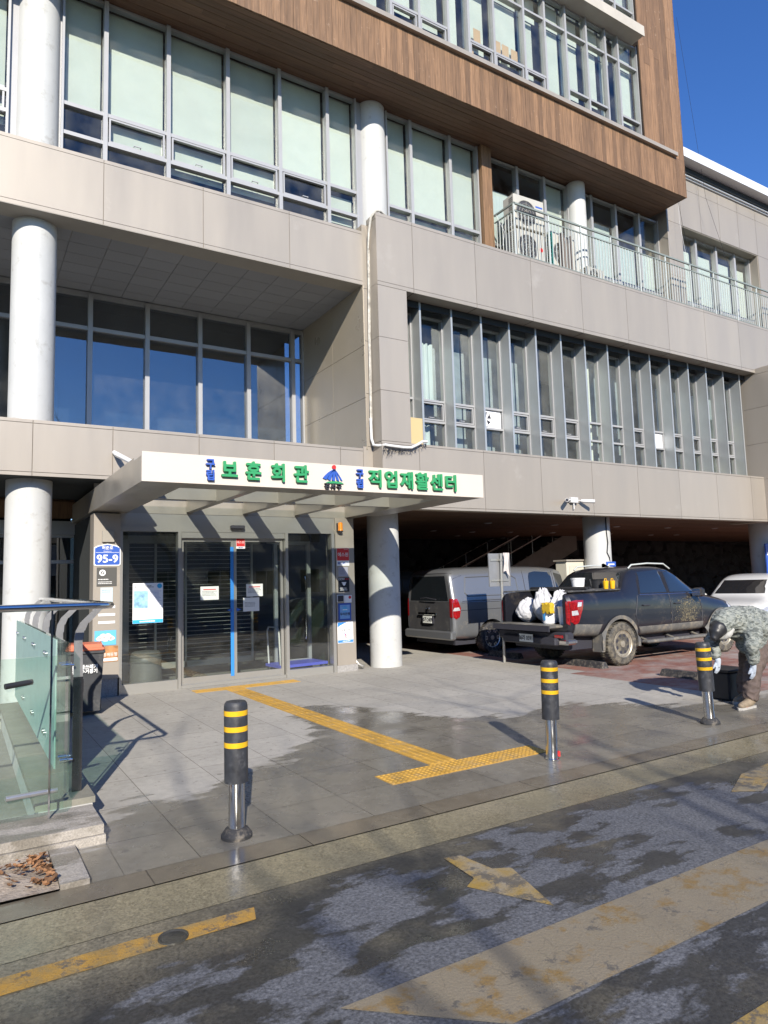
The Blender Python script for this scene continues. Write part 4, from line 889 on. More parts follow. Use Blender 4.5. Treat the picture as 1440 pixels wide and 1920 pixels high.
note('white paper notice with a red heading, the upper of two on the right sliding door', 4.33, 4.64, 1.47, 1.69)
note('plain white paper notice, the lower of two on the right sliding door', 4.27, 4.57, 1.21, 1.45, False)
o = plate('security_sticker', 'small red security sticker at the top of the right sliding door', 'sticker', 4.145, 4.31, 2.32, 2.50, K['wht'], y=11.70, th=.002); ontop(o, 4.15, 4.305, 2.36, 2.495, K['red'], 11.698); text('에스원', .05, (4.228, 11.6962, 2.43), ext=.0004, m=K['wht'], parent=o); text('SECOM', .026, (4.228, 11.6965, 2.34), ext=.0004, m=K['blue'], parent=o, bold=.001)

# ------------------------------------------------------------------ conduit, air conditioners, balcony railing, camera bracket
o = thing('white_conduit', 'white insulated pipe running down the corner between the two facade blocks', 'pipe', (6.67,11.1,4.2))
P = [(7.0,10.98,8.93),(6.86,10.9,8.93),(6.74,10.88,8.90),(6.69,10.97,8.80),(6.68,11.05,8.55),(6.69,11.13,8.2),(6.685,11.15,7.4),(6.675,11.15,6.5),(6.67,11.15,5.6),(6.66,11.15,4.75)]
P = [(x+.0+random.Random(i).uniform(-.008,.008), y, z) for i, (x, y, z) in enumerate(P)]
b = MB(); b.tube(P, [.024,.026,.028,.028,.024,.017,.016,.017,.016,.017], 10); b.tube([(p[0]+.035, p[1]+.01, p[2]) for p in P[5:]], .009, 8); b.build('lagged_pipe', mat('weathered white lagging', (.50,.48,.43), .7, var=.3, vs=12, dirt=((.2,.18,.15), .5), ds=8), o, smooth=60)
b = MB(); b.tube([(6.66,11.15,4.80),(6.66,11.14,4.40),(6.68,11.10,4.27),(6.72,10.98,4.24),(6.78,10.83,4.235),(6.9,10.81,4.22),(7.15,10.81,4.21),(7.35,10.81,4.22),(7.5,10.81,4.29),(7.62,10.81,4.36),(7.74,10.83,4.375)], .028, 12); b.build('white_elbow_pipe', K['white'], o, smooth=60)
b = MB(); r_ = random.Random(5)
for k in range(46):
    t_ = r_.random(); x = 6.72+t_*1.0; z = 4.18+(max(0, x-7.35)*.42); y = 10.80+r_.uniform(-.01,.02)
    b.tube([(x,y,z),(x+r_.uniform(-.03,.03),y-.01,z-r_.uniform(.02,.05)),(x+r_.uniform(-.05,.05),y,z-r_.uniform(.04,.10)*(1.8 if x < 6.9 else 1))], [.007,.005,.002], 5)
b.build('torn_tape', K['black'], o)
K['ac'] = mat('off white air conditioner casing', (.44,.425,.375), .5, var=.06, obj=True); K['acd'] = mat('dark grille', (.05,.05,.055), .6)
def aircon(label, loc, w, d, h, fans=1, rotz=0, split=None, logo=True):
    t = thing('air_conditioner', label, 'air conditioner', (0,0,0), 'outdoor air conditioner units on the balcony')
    m = MB(); hs_ = [(0,h)] if not split else [(0,split-.015),(split+.015,h)]
    for a, c in hs_: m.bbox(0, w, 0, d, a+.03, c, .012)
    m.build('casing', K['ac'], t)
    for a, c in hs_:
        n = int((c-a)/.045)
        m = MB(); [m.box(-.004, .0, .04, d*.45, a+.08+k*.045, a+.10+k*.045) or m.box(-.004, 0, d*.55, d-.04, a+.08+k*.045, a+.10+k*.045) for k in range(n-2)]; m.build('side_louvre', K['acd'], t)
        cx, cz = w*.40, (a+c)/2; r = min(w*.33, (c-a)*.38)
        m = MB(); m.lathe([(r,-.004),(r,.0)], (cx,0,cz), 28, axis='y'); m.build('fan_opening', K['acd'], t)
        m = MB()
        for rr in [r*q for q in (.2,.45,.7,.98)]: m.tube([(cx+rr*math.cos(2*PI*k/24), -.012, cz+rr*math.sin(2*PI*k/24)) for k in range(25)], .004, 5, cap=False)
        for k in range(8): m.cyl((cx,-.012,cz), (cx+r*math.cos(k*PI/4),-.012,cz+r*math.sin(k*PI/4)), .003, 5)
        m.build('fan_guard', K['ac'], t)
    if logo:
        m = MB(); m.lathe([(.055,-.002),(.055,0)], (w*.84,-.001,h*.25), 20, axis='y'); m.build('badge', K['red'], t)
        m = MB(); m.box(w*.72,w*.95,-.002,0,h*.88,h*.905); m.build('brand_strip', K['blue'], t)
    t.location = loc; t.rotation_euler.z = rotz; return t
aircon('tall two-part air conditioner at the left end of the balcony', (10.62,11.10,8.873), .92, .38, 1.62, split=.80, rotz=R(-2))
aircon('lower air conditioner behind the railing, second from the left', (11.78,11.12,8.873), .86, .34, 1.02, rotz=R(3), logo=False)
aircon('small low air conditioner at the foot of the balcony column', (12.9,11.05,8.873), .6, .22, .36, logo=False)
o = thing('bundled_slats', 'bundle of old blinds and a green frame leaning between two air conditioners', 'bundle', (11.72,11.2,8.87))
b = MB(); r_ = random.Random(2)
for k in range(14): x = 12.0+k*.03; b.box(x, x+.018, 11.02+r_.uniform(0,.03), 11.06+r_.uniform(0,.02), 8.88, 9.82+r_.uniform(-.2,.12))
b.build('slats', mat('dull brown slats', (.26,.22,.19), .7, island=.3), o)
b = MB(); b.box(11.64,11.68,11.04,11.08,8.88,9.80); b.box(11.72,11.75,11.04,11.08,8.88,9.80)
for k in range(9): b.box(11.68,11.72,11.05,11.07,8.95+k*.1,8.97+k*.1)
b.build('green_frame', mat('green painted frame', (.04,.22,.19), .5), o)
o = thing('balcony_railing', 'pale painted metal railing along the edge of the upper balcony', 'railing', (16,10.97,8.88))
b = MB(); b.box(10.48, 28, 10.945, 10.985, 10.12, 10.16); b.box(10.48, 28, 10.95, 10.98, 9.95, 9.975); b.box(10.462,10.498,10.945,11.62,10.12,10.16); b.box(10.467,10.493,10.985,11.62,9.95,9.975); b.box(10.5,28,10.953,10.978,8.93,8.95)
b.build('top_rail', K['railt'], o)
x = 10.48
while x < 28: b = MB(); b.box(x-.018, x+.018, 10.95, 10.98, 8.875, 10.12); b.build('post', K['railp'], o); x += 1.08
b = MB(); x = 10.6; k = 0
while x < 28: b.box(x-.008, x+.008, 10.957, 10.973, 8.95, 9.95); x += .108
for k in range(6): b.box(10.472,10.488,11.05+.1*k,11.066+.1*k,8.9,9.95)
b.build('balusters', K['railp'], o)
o = thing('security_camera', 'twin security cameras on a white junction box under the right facade band', 'security camera', (11.7,10.86,3.35))
b = MB(); b.bbox(11.62,11.84,10.78,10.86,3.30,3.42,.006); b.cyl((11.73,10.82,3.30),(11.73,10.82,3.16),.015,8); b.build('junction_box', K['white'], o)
for s_, yy in ((-1, 0), (1, 0)):
    b = MB(); b.cyl((11.73+s_*.11,10.80,3.36),(11.73+s_*.22,10.78,3.35),.012,8); b.cyl((11.73+s_*.22,10.80,3.35),(11.73+s_*.42,10.62,3.33),.038,14); b.cyl((11.73+s_*.25,10.775,3.345),(11.73+s_*.44,10.60,3.325),.043,14, mi=0); b.build('camera_head', K['white'], o, smooth=40)
    b = MB(); b.cyl((11.73+s_*.438,10.603,3.3255),(11.73+s_*.443,10.598,3.325),.034,14); b.build('lens', K['ink'], o)
o = thing('wall_bracket', 'white wrapped bracket stub sticking out of the left facade band above the canopy', 'bracket', (2.0,11.15,3.7))
b = MB(); b.tube([(2.0,11.19,3.80),(2.02,11.05,3.74),(2.10,10.6,3.58),(2.2,10.3,3.46)], [.035,.045,.04,.035], 8); b.build('wrapped_pipe', K['white'], o)
for k, P in enumerate(([(14.62,10.5,21),(15.2,10.62,15),(16.2,10.75,12.3),(16.9,10.9,10.15)], [(17.2,11.3,13.1),(17.0,11.2,11.5),(16.95,11.0,10.1)], [(17.6,11.2,18),(18.2,11.1,12.5),(19.2,10.95,9.7)], [(10.42,11.5,10.1),(10.2,11.0,9.4),(10.0,10.85,8.95)])):
    b = MB(); pts = []
    for a, c in zip(P, P[1:]):
        for q in range(5): pts.append(Vector(a).lerp(Vector(c), q/5))
    pts.append(P[-1]); b.tube(pts, .004, 5); oo = b.build('loose_cable', K['white'] if k in (1, 3) else K['black'])
    tag(oo, ['long black cable sagging down over the timber block to the railing', 'white cable hanging from the roof edge of the wing', 'thin black cable rising above the roof of the wing', 'pale cord tied from the railing corner to the timber post'][k], 'cable')

# ------------------------------------------------------------------ parking area furniture
o = thing('road_sign', 'traffic sign seen from behind on a slim steel post with a cloth hung over it', 'sign', (9.24,10.55,0))
b = MB(); b.tube([(9.24,10.55,0),(9.25,10.55,1.0),(9.27,10.55,2.16)], .028, 12); b.build('post', K['steel'], o, smooth=50)
b = MB(); b.bbox(8.97,9.53,10.596,10.604,1.50,2.16,.002); b.box(8.97,8.98,10.58,10.596,1.50,2.16); b.box(9.52,9.53,10.58,10.596,1.5,2.16); b.build('sign_plate', K['sheet'], o)
b = MB()
for z in (1.62, 2.03): b.box(9.02,9.48,10.579,10.594,z-.02,z+.02); b.lathe([(.04,z-.02),(.04,z+.02)], (9.262,10.55,0), 12)
b.build('rear_channel', K['steel'], o)
def cloth_panel(name, label, x0, x1, y, z0, z1, m_, seed=1):
    b = MB(); n, mm = 14, 18; r_ = random.Random(seed)
    vs = []
    for j in range(mm+1):
        for i in range(n+1):
            u = i/n; v = j/mm; x = x0+(x1-x0)*u+.02*math.sin(v*5+u*2); z = z1-(z1-z0)*v*(1-.15*math.sin(u*PI*1.3))
            vs.append((x, y-.02-.012*math.sin(u*13+v*2)-(.03 if j < 1 else 0)*0, z))
    b.add(vs, [(j*(n+1)+i, j*(n+1)+i+1, (j+1)*(n+1)+i+1, (j+1)*(n+1)+i) for j in range(mm) for i in range(n)])
    o = b.build(name, m_, smooth=60); tag(o, label, 'cloth'); return o
cloth_panel('hanging_cloth', 'greyish white cloth draped over the top of the road sign', 9.29, 9.43, 10.53, 1.74, 2.17, mat('worn white cloth', (.50,.46,.44), .9, var=.12, vs=12))
def wheelstop(x, y0, y1, label):
    m = MB(); n = 3
    for k in range(n):
        a = y0+(y1-y0)*k/n; c = y0+(y1-y0)*(k+1)/n-.008; e0 = .03 if k == 0 else 0; e1 = .03 if k == n-1 else 0
        m.add([(x-.085,a,0),(x+.085,a,0),(x+.085,c,0),(x-.085,c,0),(x-.05,a+e0,.11),(x+.05,a+e0,.11),(x+.05,c-e1,.11),(x-.05,c-e1,.11)], [(0,3,2,1),(4,5,6,7),(0,1,5,4),(1,2,6,5),(2,3,7,6),(3,0,4,7)])
        m.lathe([(.025,.111),(.025,.113),(.012,.1135),(.012,.112)], (x, (a+c)/2, 0), 12)
    o = m.build('wheel_stop', K['rubber']); tag(o, label, 'wheel stop', 'black rubber wheel stops in the parking bays')
wheelstop(9.86, 10.75, 11.7, 'black wheel stop in the shade under the tailgate of the pickup')
wheelstop(9.90, 8.60, 9.58, 'black wheel stop just behind the near rear wheel of the pickup')
wheelstop(9.92, 6.45, 7.45, 'black wheel stop in the empty bay behind the right bollard')
o = thing('black_container', 'black plastic container on the ground beside the bending person', 'container', (8.77,5.6,0)); b = MB(); b.bbox(8.56,8.98,5.42,5.78,0,.36,.02); b.build('box_body', K['black'], o); b = MB(); b.bbox(8.54,9.0,5.40,5.80,.362,.395,.01); b.build('lid', K['black'], o)
o = thing('control_cabinet', 'cream control cabinet beside the parking column', 'cabinet', (13.0,12.1,0)); b = MB(); b.bbox(12.62,13.38,11.98,12.35,.1,2.02,.015); b.box(12.66,13.34,12.0,12.33,0,.1); b.build('cabinet_body', mat('cream cabinet', (.55,.52,.43), .6, dirt=((.35,.25,.15), .1), ds=4), o); b = MB(); b.box(12.70,13.30,11.97,11.978,.2,1.92); b.build('door', mat('cream cabinet door', (.52,.49,.41), .6), o); b = MB(); b.box(12.58,13.42,11.94,12.38,2.02,2.06); b.build('cap', K['panel'], o)
o = plate('disabled_bay_sign', 'small blue parking sign fixed to the middle parking column', 'sign', 13.36, 13.70, 1.66, 1.98, K['blue'], y=11.40); b = MB(); b.box(13.42,13.64,11.388,11.393,1.90,1.93); b.box(13.42,13.45,11.388,11.393,1.72,1.90); b.lathe([(.03,-.001),(.03,0)], (13.58,11.39,1.82), 14, axis='y'); b.build('symbol', K['wht'], o)
o = plate('blue_banner', 'blue upright panel at the right edge of the parking area', 'sign', 20.45, 21.3, 1.2, 2.45, K['blue'], y=11.5, th=.04); ontop(o, 20.5, 21.2, 2.1, 2.2, K['wht'], 11.459)
b = MB(); b.tube([(13.42,11.38,3.08),(13.42,11.385,2.7),(13.44,11.38,2.45),(13.40,11.385,2.2),(13.47,11.38,2.08),(13.50,11.40,1.99)], .014, 6); oo = b.build('column_cable', K['black']); tag(oo, 'black cable running down the middle parking column', 'cable')
# rock retaining wall and outdoor stair behind the parking
def rockwall():
    bm = bmesh.new(); x0, x1, z0, z1 = 6.7, 60, -.1, 6; nx, nz = 420, 60
    rows = []
    pts = []; r_ = random.Random(8)
    y = z0
    cells = []
    zc = z0+.2; row = 0
    while zc < z1:
        x = x0+(row % 2)*.4
        while x < x1: cells.append((x+r_.uniform(-.12,.12), zc+r_.uniform(-.22,.22), r_.random())); x += r_.uniform(.5,1.5)
        zc += .55; row += 1
    C_ = np.array(cells)
    xs = np.linspace(x0, x1, nx+1); zs = np.linspace(z0, z1, nz+1); X, Z = np.meshgrid(xs, zs); P = np.stack([X.ravel(), Z.ravel()], 1)
    d1 = np.full(len(P), 9.); d2 = d1.copy(); hh = np.zeros(len(P))
    for c in C_:
        d = np.hypot((P[:,0]-c[0])*.85, P[:,1]-c[1]); n_ = d < d1; d2 = np.where(n_, d1, np.minimum(d2, d)); hh = np.where(n_, c[2], hh); d1 = np.where(n_, d, d1)
    D = np.clip((d2-d1)/.16, 0, 1)**.5*.25+hh*.10
    V = [(P[i,0], 20.15+.08*P[i,1]-D[i]+.03*noise.noise(Vector((P[i,0]*4, P[i,1]*4, 0))), P[i,1]) for i in range(len(P))]
    F = [(j*(nx+1)+i, j*(nx+1)+i+1, (j+1)*(nx+1)+i+1, (j+1)*(nx+1)+i) for j in range(nz) for i in range(nx)]
    me = bpy.data.meshes.new('rock_wall'); me.from_pydata(V, [], F); me.materials.append(mat('dark rough rock', (.026,.026,.028), .85, var=.5, vs=2.2, bump=.03, bs=7)); me.shade_smooth(); me.set_sharp_from_angle(angle=R(35))
    o = link('rock_wall', me); tag(o, 'dark wall of stacked natural rocks closing the back of the parking area', 'retaining wall')
rockwall()
o = thing('outdoor_staircase', 'concrete outdoor stair with thin metal rails rising to the right behind the van', 'staircase', (13,18.5,0))
b = MB()
ns = 20
for k in range(ns):
    x = 12.2+k*.36; z = .3+k*.16; b.box(x, x+.36, 17.9, 19.2, z-.25, z)
b.prism([(12.1,17.86,0),(12.1,17.86,.30),(19.4,17.86,3.40),(19.4,17.86,2.6),(13.3,17.86,.0)], (0,.04,0)); b.build('stair_flight', mat('grey stair concrete', (.24,.23,.21), .85, var=.1), o, fix=True)
b = MB()
for y in (17.9, 19.15):
    for dz in (.45, .9): b.tube([(11.9,y,.25+dz),(19.3,y,3.35+dz)], .02, 6)
    for k in range(8): x = 12.2+k*1.0; b.tube([(x,y,.2+.43*k),(x,y,1.25+.43*k)], .018, 6)
b.build('handrail', K['steel'], o)
# ------------------------------------------------------------------ vehicles (x forward, y to the left, z up, origin on the ground under the rear axle)
def loft(stations, n_half=None):
    """stations: (x, zb, zs, zbelt, zroof, w, wbelt, wroof) -> closed mesh"""
    rings = []
    for (x, zb, zs, zt, zr, w, wb, wr) in stations:
        h = [(0,zb),(w*.80,zb),(w*.95,zb+.05),(w*.99,zb+.16),(w,zs),(w*.99,(zs+zt)/2+.05),(wb+.02,zt-.06),(wb,zt),
             (wb+(wr-wb)*.5,zt+(zr-zt)*.50),(wr,zt+(zr-zt)*.88),(wr*.90,zr-.012*(zr-zt)-.0),(wr*.5,zr+.012),(0,zr+.018)]
        rings.append([(x, y, z) for y, z in h]+[(x, -y, z) for y, z in h[-2:0:-1]])
    bm = bmesh.new(); R_ = [[bm.verts.new(p) for p in r] for r in rings]; n = len(R_[0])
    for a, b in zip(R_, R_[1:]):
        for k in range(n): bm.faces.new((a[k], a[(k+1)%n], b[(k+1)%n], b[k]))
    bm.faces.new(R_[0][::-1]); bm.faces.new(R_[-1]); bmesh.ops.recalc_face_normals(bm, faces=bm.faces[:])
    return bm
def finish_body(bm, cuts, name, m, parent, sub=1, crease=None):
    me = bpy.data.meshes.new(name); bm.to_mesh(me); bm.free()
    o = bpy.data.objects.new('tmp', me); COL.objects.link(o); ss = o.modifiers.new('s', 'SUBSURF'); ss.levels = sub; ss.render_levels = sub
    tmp = []
    for c in cuts:
        cm_ = MB()
        if c[0] == 'cyl': cm_.lathe([(c[4], c[5]), (c[4], c[6])], (c[1], 0, c[3]), 40, axis='y')
        else: cm_.box(*c[1:])
        me2 = bpy.data.meshes.new('c'); me2.from_pydata(cm_.v, [], cm_.f); b2 = bmesh.new(); b2.from_mesh(me2); bmesh.ops.recalc_face_normals(b2, faces=b2.faces[:]); b2.to_mesh(me2); b2.free()
        co_ = bpy.data.objects.new('cut', me2); COL.objects.link(co_); tmp.append(co_); bo = o.modifiers.new('b', 'BOOLEAN'); bo.operation = 'DIFFERENCE'; bo.object = co_; bo.solver = 'EXACT'
    bpy.context.view_layer.update()
    res = bpy.data.meshes.new_from_object(o.evaluated_get(bpy.context.evaluated_depsgraph_get()))
    for t in tmp+[o]: bpy.data.objects.remove(t)
    res.materials.clear(); [res.materials.append(q) for q in (m if isinstance(m, list) else [m])]
    res.polygons.foreach_set('material_index', [0]*len(res.polygons))
    res.shade_smooth(); res.set_sharp_from_angle(angle=R(32)); res.name = name
    ob = link(name, res, parent)
    b3 = bmesh.new(); b3.from_mesh(res); bv = BVHTree.FromBMesh(b3); b3.free()
    return ob, bv
def skin(bv, poly, d, m, name, parent, off=.006, nx=14, nz=8, side=None, label=None):
    """patch following the body. d='r'/'l': side view polygon (x,z); 'b'/'f': rear/front polygon (y,z); 't': top (x,y)"""
    us = [p[0] for p in poly]; u0, u1 = min(us), max(us); V = []; F = []; ok = True
    dirs = {'r': Vector((0,1,0)), 'l': Vector((0,-1,0)), 'b': Vector((1,0,0)), 'f': Vector((-1,0,0)), 't': Vector((0,0,-1))}[d]
    for i in range(nx+1):
        u = u0+(u1-u0)*(i/nx); u = min(max(u, u0+1e-4), u1-1e-4); hit = []
        for a, b in zip(poly, poly[1:]+poly[:1]):
            if (a[0] <= u < b[0]) or (b[0] <= u < a[0]): hit.append(a[1]+(b[1]-a[1])*(u-a[0])/(b[0]-a[0]))
        if len(hit) < 2: hit = [poly[0][1]]*2
        lo, hi = min(hit), max(hit)
        for j in range(nz+1):
            w = lo+(hi-lo)*j/nz
            o_ = {'r': Vector((u,-4,w)), 'l': Vector((u,4,w)), 'b': Vector((-5,u,w)), 'f': Vector((9,u,w)), 't': Vector((u,w,5))}[d]
            h = bv.ray_cast(o_, dirs)
            if h[0] is None: V.append(None); continue
            V.append(h[0]-dirs*off)
    for i in range(nx):
        for j in range(nz):
            q = (i*(nz+1)+j, (i+1)*(nz+1)+j, (i+1)*(nz+1)+j+1, i*(nz+1)+j+1); F.append(q)
    F = [f for f in F if all(V[i] is not None for i in f)]; V = [v if v is not None else Vector((0,0,.5)) for v in V]
    used = sorted({i for f in F for i in f}); ix = {u_: k for k, u_ in enumerate(used)}; V = [V[i] for i in used]; F = [tuple(ix[i] for i in f) for f in F]
    mb = MB(); mb.add(V, F); o = mb.build(name, m, parent, smooth=50, label=label, fix=False); return o
def seam(bv, pts, d, parent, m=None, w=.006, off=.003, name='panel_gap'):
    mb = MB(); dirs = {'r': Vector((0,1,0)), 'l': Vector((0,-1,0)), 'b': Vector((1,0,0)), 'f': Vector((-1,0,0))}[d]; P = []
    for a, b in zip(pts, pts[1:]):
        n = max(2, int(math.hypot(b[0]-a[0], b[1]-a[1])/.06))
        for k in range(n): P.append((a[0]+(b[0]-a[0])*k/n, a[1]+(b[1]-a[1])*k/n))
    P.append(pts[-1]); Q = []
    for u, z in P:
        o_ = {'r': Vector((u,-4,z)), 'l': Vector((u,4,z)), 'b': Vector((-5,u,z)), 'f': Vector((9,u,z))}[d]; h = bv.ray_cast(o_, dirs)
        if h[0] is not None: Q.append(h[0]-dirs*off)
    if len(Q) > 1: mb.tube(Q, w, 5); return mb.build(name, m or K['ink'], parent)
def wheel(parent, x, y, r, w, rim, side=-1, spokes=5, holes=None, tire=None, name='wheel'):
    t = MB(); hw = w/2
    t.lathe([(r*.60,-hw*.8),(r*.66,-hw),(r*.90,-hw*.98),(r*.97,-hw*.8),(r,-hw*.5),(r,hw*.5),(r*.97,hw*.8),(r*.90,hw*.98),(r*.66,hw),(r*.60,hw*.8)], (x,y,r), 40, axis='y')
    for k in range(44):
        a = 2*PI*k/44; 
        for s_ in (-1, 1):
            ca, sa = math.cos(a+s_*.03), math.sin(a+s_*.03); q = .004
            c1 = Vector((x+r*.995*ca, y+s_*hw*.55, r+r*.995*sa)); tx = Vector((-sa,0,ca))*.012; ny = Vector((0,hw*.30,0)); nr = Vector((ca,0,sa))*.010
            t.add([c1-tx-ny,c1+tx-ny,c1+tx+ny,c1-tx+ny,c1-tx-ny+nr,c1+tx-ny+nr,c1+tx+ny+nr,c1-tx+ny+nr], [(4,5,6,7),(0,1,5,4),(1,2,6,5),(2,3,7,6),(3,0,4,7)])
    o = t.build(name, tire or K['rubber'], parent, smooth=35)
    yo = y+side*hw*.86; q = MB(); s_ = side
    q.lathe([(r*.64,s_*.0),(r*.62,s_*.012),(r*.585,s_*.0),(r*.57,-s_*.05)], (x,yo,r), 40, axis='y', cap=False)
    dk = MB(); dk.lathe([(r*.60,-s_*.055),(r*.60,-s_*.05)], (x,yo,r), 32, axis='y'); dk.build('brake_disc', K['ink'], o)
    if holes:
        # dished disc with round windows shown by dark recesses
        q.lathe([(r*.585,-s_*.002),(r*.50,-s_*.004),(r*.34,-s_*.022),(r*.16,-s_*.020),(r*.15,s_*.004),(r*.05,s_*.006),(0,s_*.006)], (x,yo,r), 40, axis='y', cap=False)
        hd = MB()
        for k in range(holes):
            a = 2*PI*(k+.5)/holes; hx, hz = x+r*.415*math.cos(a), r+r*.415*math.sin(a); rr = r*.088
            hd.lathe([(rr,-s_*.012),(rr,s_*.001),(rr*.0,s_*.0012)], (hx,yo-s_*.008,hz), 16, axis='y')
        hd.build('rim_window', K['ink'], o)
        for k in range(24): a = 2*PI*k/24; q.cyl((x+r*.545*math.cos(a),yo-s_*.004,r+r*.545*math.sin(a)), (x+r*.545*math.cos(a),yo+s_*.006,r+r*.545*math.sin(a)), .007, 6)
    else:
        for k in range(spokes):
            for da in (-.17, .17):
                a = 2*PI*k/spokes; c0 = Vector((x+r*.10*math.cos(a),yo-s_*.01,r+r*.10*math.sin(a))); c1 = Vector((x+r*.59*math.cos(a+da),yo-s_*.004,r+r*.59*math.sin(a+da)))
                tn = Vector((-math.sin(a),0,math.cos(a)))*r*.05; dy = Vector((0,-s_*.025,0))
                q.add([c0-tn,c0+tn,c1+tn,c1-tn,c0-tn+dy,c0+tn+dy,c1+tn+dy,c1-tn+dy], [(0,1,2,3),(7,6,5,4),(0,4,5,1),(1,5,6,2),(2,6,7,3),(3,7,4,0)])
        q.lathe([(r*.15,-s_*.02),(r*.14,s_*.004),(0,s_*.006)], (x,yo,r), 24, axis='y')
    q.build('rim', rim, o, smooth=30)
    return o
def wells(xs, r, w, yw):
    out = []
    for x in xs:
        for s_ in (-1, 1):
            a, b = sorted((s_*(yw-.30), s_*(yw+.25))); out.append(('cyl', x, 0, r*.97, r*1.19, a, b))
    return out
K['tint'] = mat('dark tinted car glass', (.012,.015,.018), .04, 0, spec=.8, coat=1)
K['lens'] = mat('red tail lamp lens', (.24,.008,.010), .12, coat=1, var=.5, vs=34, obj=True)
K['lensw'] = mat('clear lamp lens', (.55,.56,.58), .15, .3, coat=1, var=.3, vs=45, obj=True)
K['chrome'] = mat('chrome trim', (.6,.6,.6), .12, 1)
K['plate'] = mat('number plate', (.62,.64,.60), .5)
def numberplate(parent, txt, x, y, z, w=.34, h=.16, face='-x'):
    b = MB(); b.bbox(x-.012, x, y-w/2, y+w/2, z-h/2, z+h/2, .003); o = b.build('number_plate', K['plate'], parent)
    text(txt, h*.72, (x-.0135, y, z-.004), nrm='-x', ext=.0008, m=K['ink'], parent=o, bold=.002, sx=.84); return o
# ---- silver van
K['silver'] = mat('silver grey car paint', (.21,.218,.23), .28, .55, coat=.5, obj=True, dirt=((.33,.31,.28), .02), ds=2)
V = thing('parked_van', 'silver grey cargo van parked with its rear to the square between column and pickup', 'van', (0,0,0))
st = []
for (x, zb, zs, zt, zr, w, wb, wr) in [(-1.04,.42,.70,1.16,1.70,.80,.80,.70),(-1.06,.38,.68,1.18,1.78,.88,.86,.75),(-1.0,.34,.68,1.22,1.87,.93,.90,.77),(-.80,.32,.68,1.24,1.915,.955,.915,.785),(0,.32,.70,1.25,1.925,.96,.92,.79),(1.0,.32,.70,1.25,1.925,.96,.92,.79),(2.0,.32,.70,1.23,1.91,.96,.915,.78),(2.5,.32,.70,1.20,1.84,.955,.91,.76),(2.95,.32,.70,1.16,1.60,.95,.90,.74),(3.35,.32,.70,1.10,1.26,.93,.88,.72),(3.75,.34,.66,.98,1.04,.90,.84,.68),(3.98,.38,.62,.84,.86,.84,.78,.62),(4.06,.42,.60,.74,.76,.70,.66,.52)]:
    st.append((x, zb, zs, zt, zr, w, wb, wr))
bm = loft(st); vb, bv = finish_body(bm, wells((0, 3.2), .35, .22, .86), 'body', K['silver'], V)
def winp(bv, par, polys, side):
    for P in polys: skin(bv, P, side, K['tint'], 'window', par, off=.004, nx=16, nz=8)
winp(bv, V, [[(-1.2+2.42-.0,1.27),(1.28,1.76),(1.5,1.80),(2.02,1.77),(2.02,1.27)], [(2.14,1.25),(2.14,1.76),(2.40,1.70),(2.72,1.48),(2.98,1.23)]], 'r')
winp(bv, V, [[(-.2,1.27),(-.2,1.76),(2.02,1.77),(2.02,1.27)], [(2.14,1.25),(2.14,1.76),(2.40,1.70),(2.72,1.48),(2.98,1.23)]], 'l')
skin(bv, [(-.74,1.19),(-.66,1.74),(.66,1.74),(.74,1.19)], 'b', K['tint'], 'rear_window', V, off=.004)
rp = [(-.70,1.36),(-.62,1.70),(.72,1.72),(.86,1.64),(.86,1.34),(.80,1.28),(-.62,1.28)]
seam(bv, rp+[rp[0]], 'r', V, K['silver'], w=.011, name='raised_panel_edge')
seam(bv, [(-.82,1.15),(1.16,1.15)], 'r', V, K['silver'], w=.014, name='slide_rail'); seam(bv, [(-.80,1.178),(1.16,1.178)], 'r', V, w=.006)
for P in ([(1.10,.36),(1.10,1.82)], [(2.08,.36),(2.08,1.80)], [(2.08,.36),(2.95,.36),(3.02,.8),(3.0,1.22)], [(-.86,.98),(2.0,.99)]): seam(bv, P, 'r', V)
seam(bv, [(-.80,.52),(-.80,1.80),(.80,1.80),(.80,.52),(-.80,.52)], 'b', V, w=.007)
tl = [(-1.06,.86),(-1.045,1.22),(-.93,1.24),(-.86,1.02),(-.90,.84),(-.99,.79)]
for s_ in ('r', 'l'): skin(bv, tl, s_, K['lens'], 'tail_lamp', V, off=.014, nx=10)
for s_ in (-1, 1): skin(bv, [(s_*.80,.84),(s_*.80,1.24),(s_*.885,1.24),(s_*.885,.82)], 'b', K['lens'], 'tail_lamp', V, off=.012, nx=4)
for s_ in ('r',): skin(bv, [(-1.045,.97),(-1.04,1.04),(-.90,1.05),(-.885,.98)], s_, K['lensw'], 'indicator_lens', V, off=.018, nx=6, nz=3)
K['dkgrey'] = mat('dusty dark tailgate paint', (.10,.10,.105), .42, .5, var=.15, vs=3, dirt=((.22,.21,.19), .3), ds=3, obj=True)
skin(bv, [(-.79,.54),(-.79,1.17),(.79,1.17),(.79,.54)], 'b', K['dkgrey'], 'tailgate', V, off=.005, nx=12)
b = MB(); b.bbox(-1.115,-1.085,-.36,.36,.87,.925,.01); b.build('handle_trim', K['chrome'], V)
b = MB(); b.bbox(-1.095,-1.07,-.22,.22,.68,.85,.01); b.build('plate_recess', K['ink'], V); numberplate(V, '80가 2409', -1.10, .0, .765)
b = MB(); b.tube([(-1.085,.06*math.cos(a),1.02+.045*math.sin(a)) for a in [2*PI*k/20 for k in range(21)]], .005, 6); b.tube([(-1.085,-.02,1.05),(-1.085,-.015,.99)], .006, 6); b.tube([(-1.085,.02,1.05),(-1.085,.015,.99)], .006, 6); b.tube([(-1.085,-.018,1.02),(-1.085,.018,1.02)], .006, 6); b.build('emblem', K['chrome'], V)
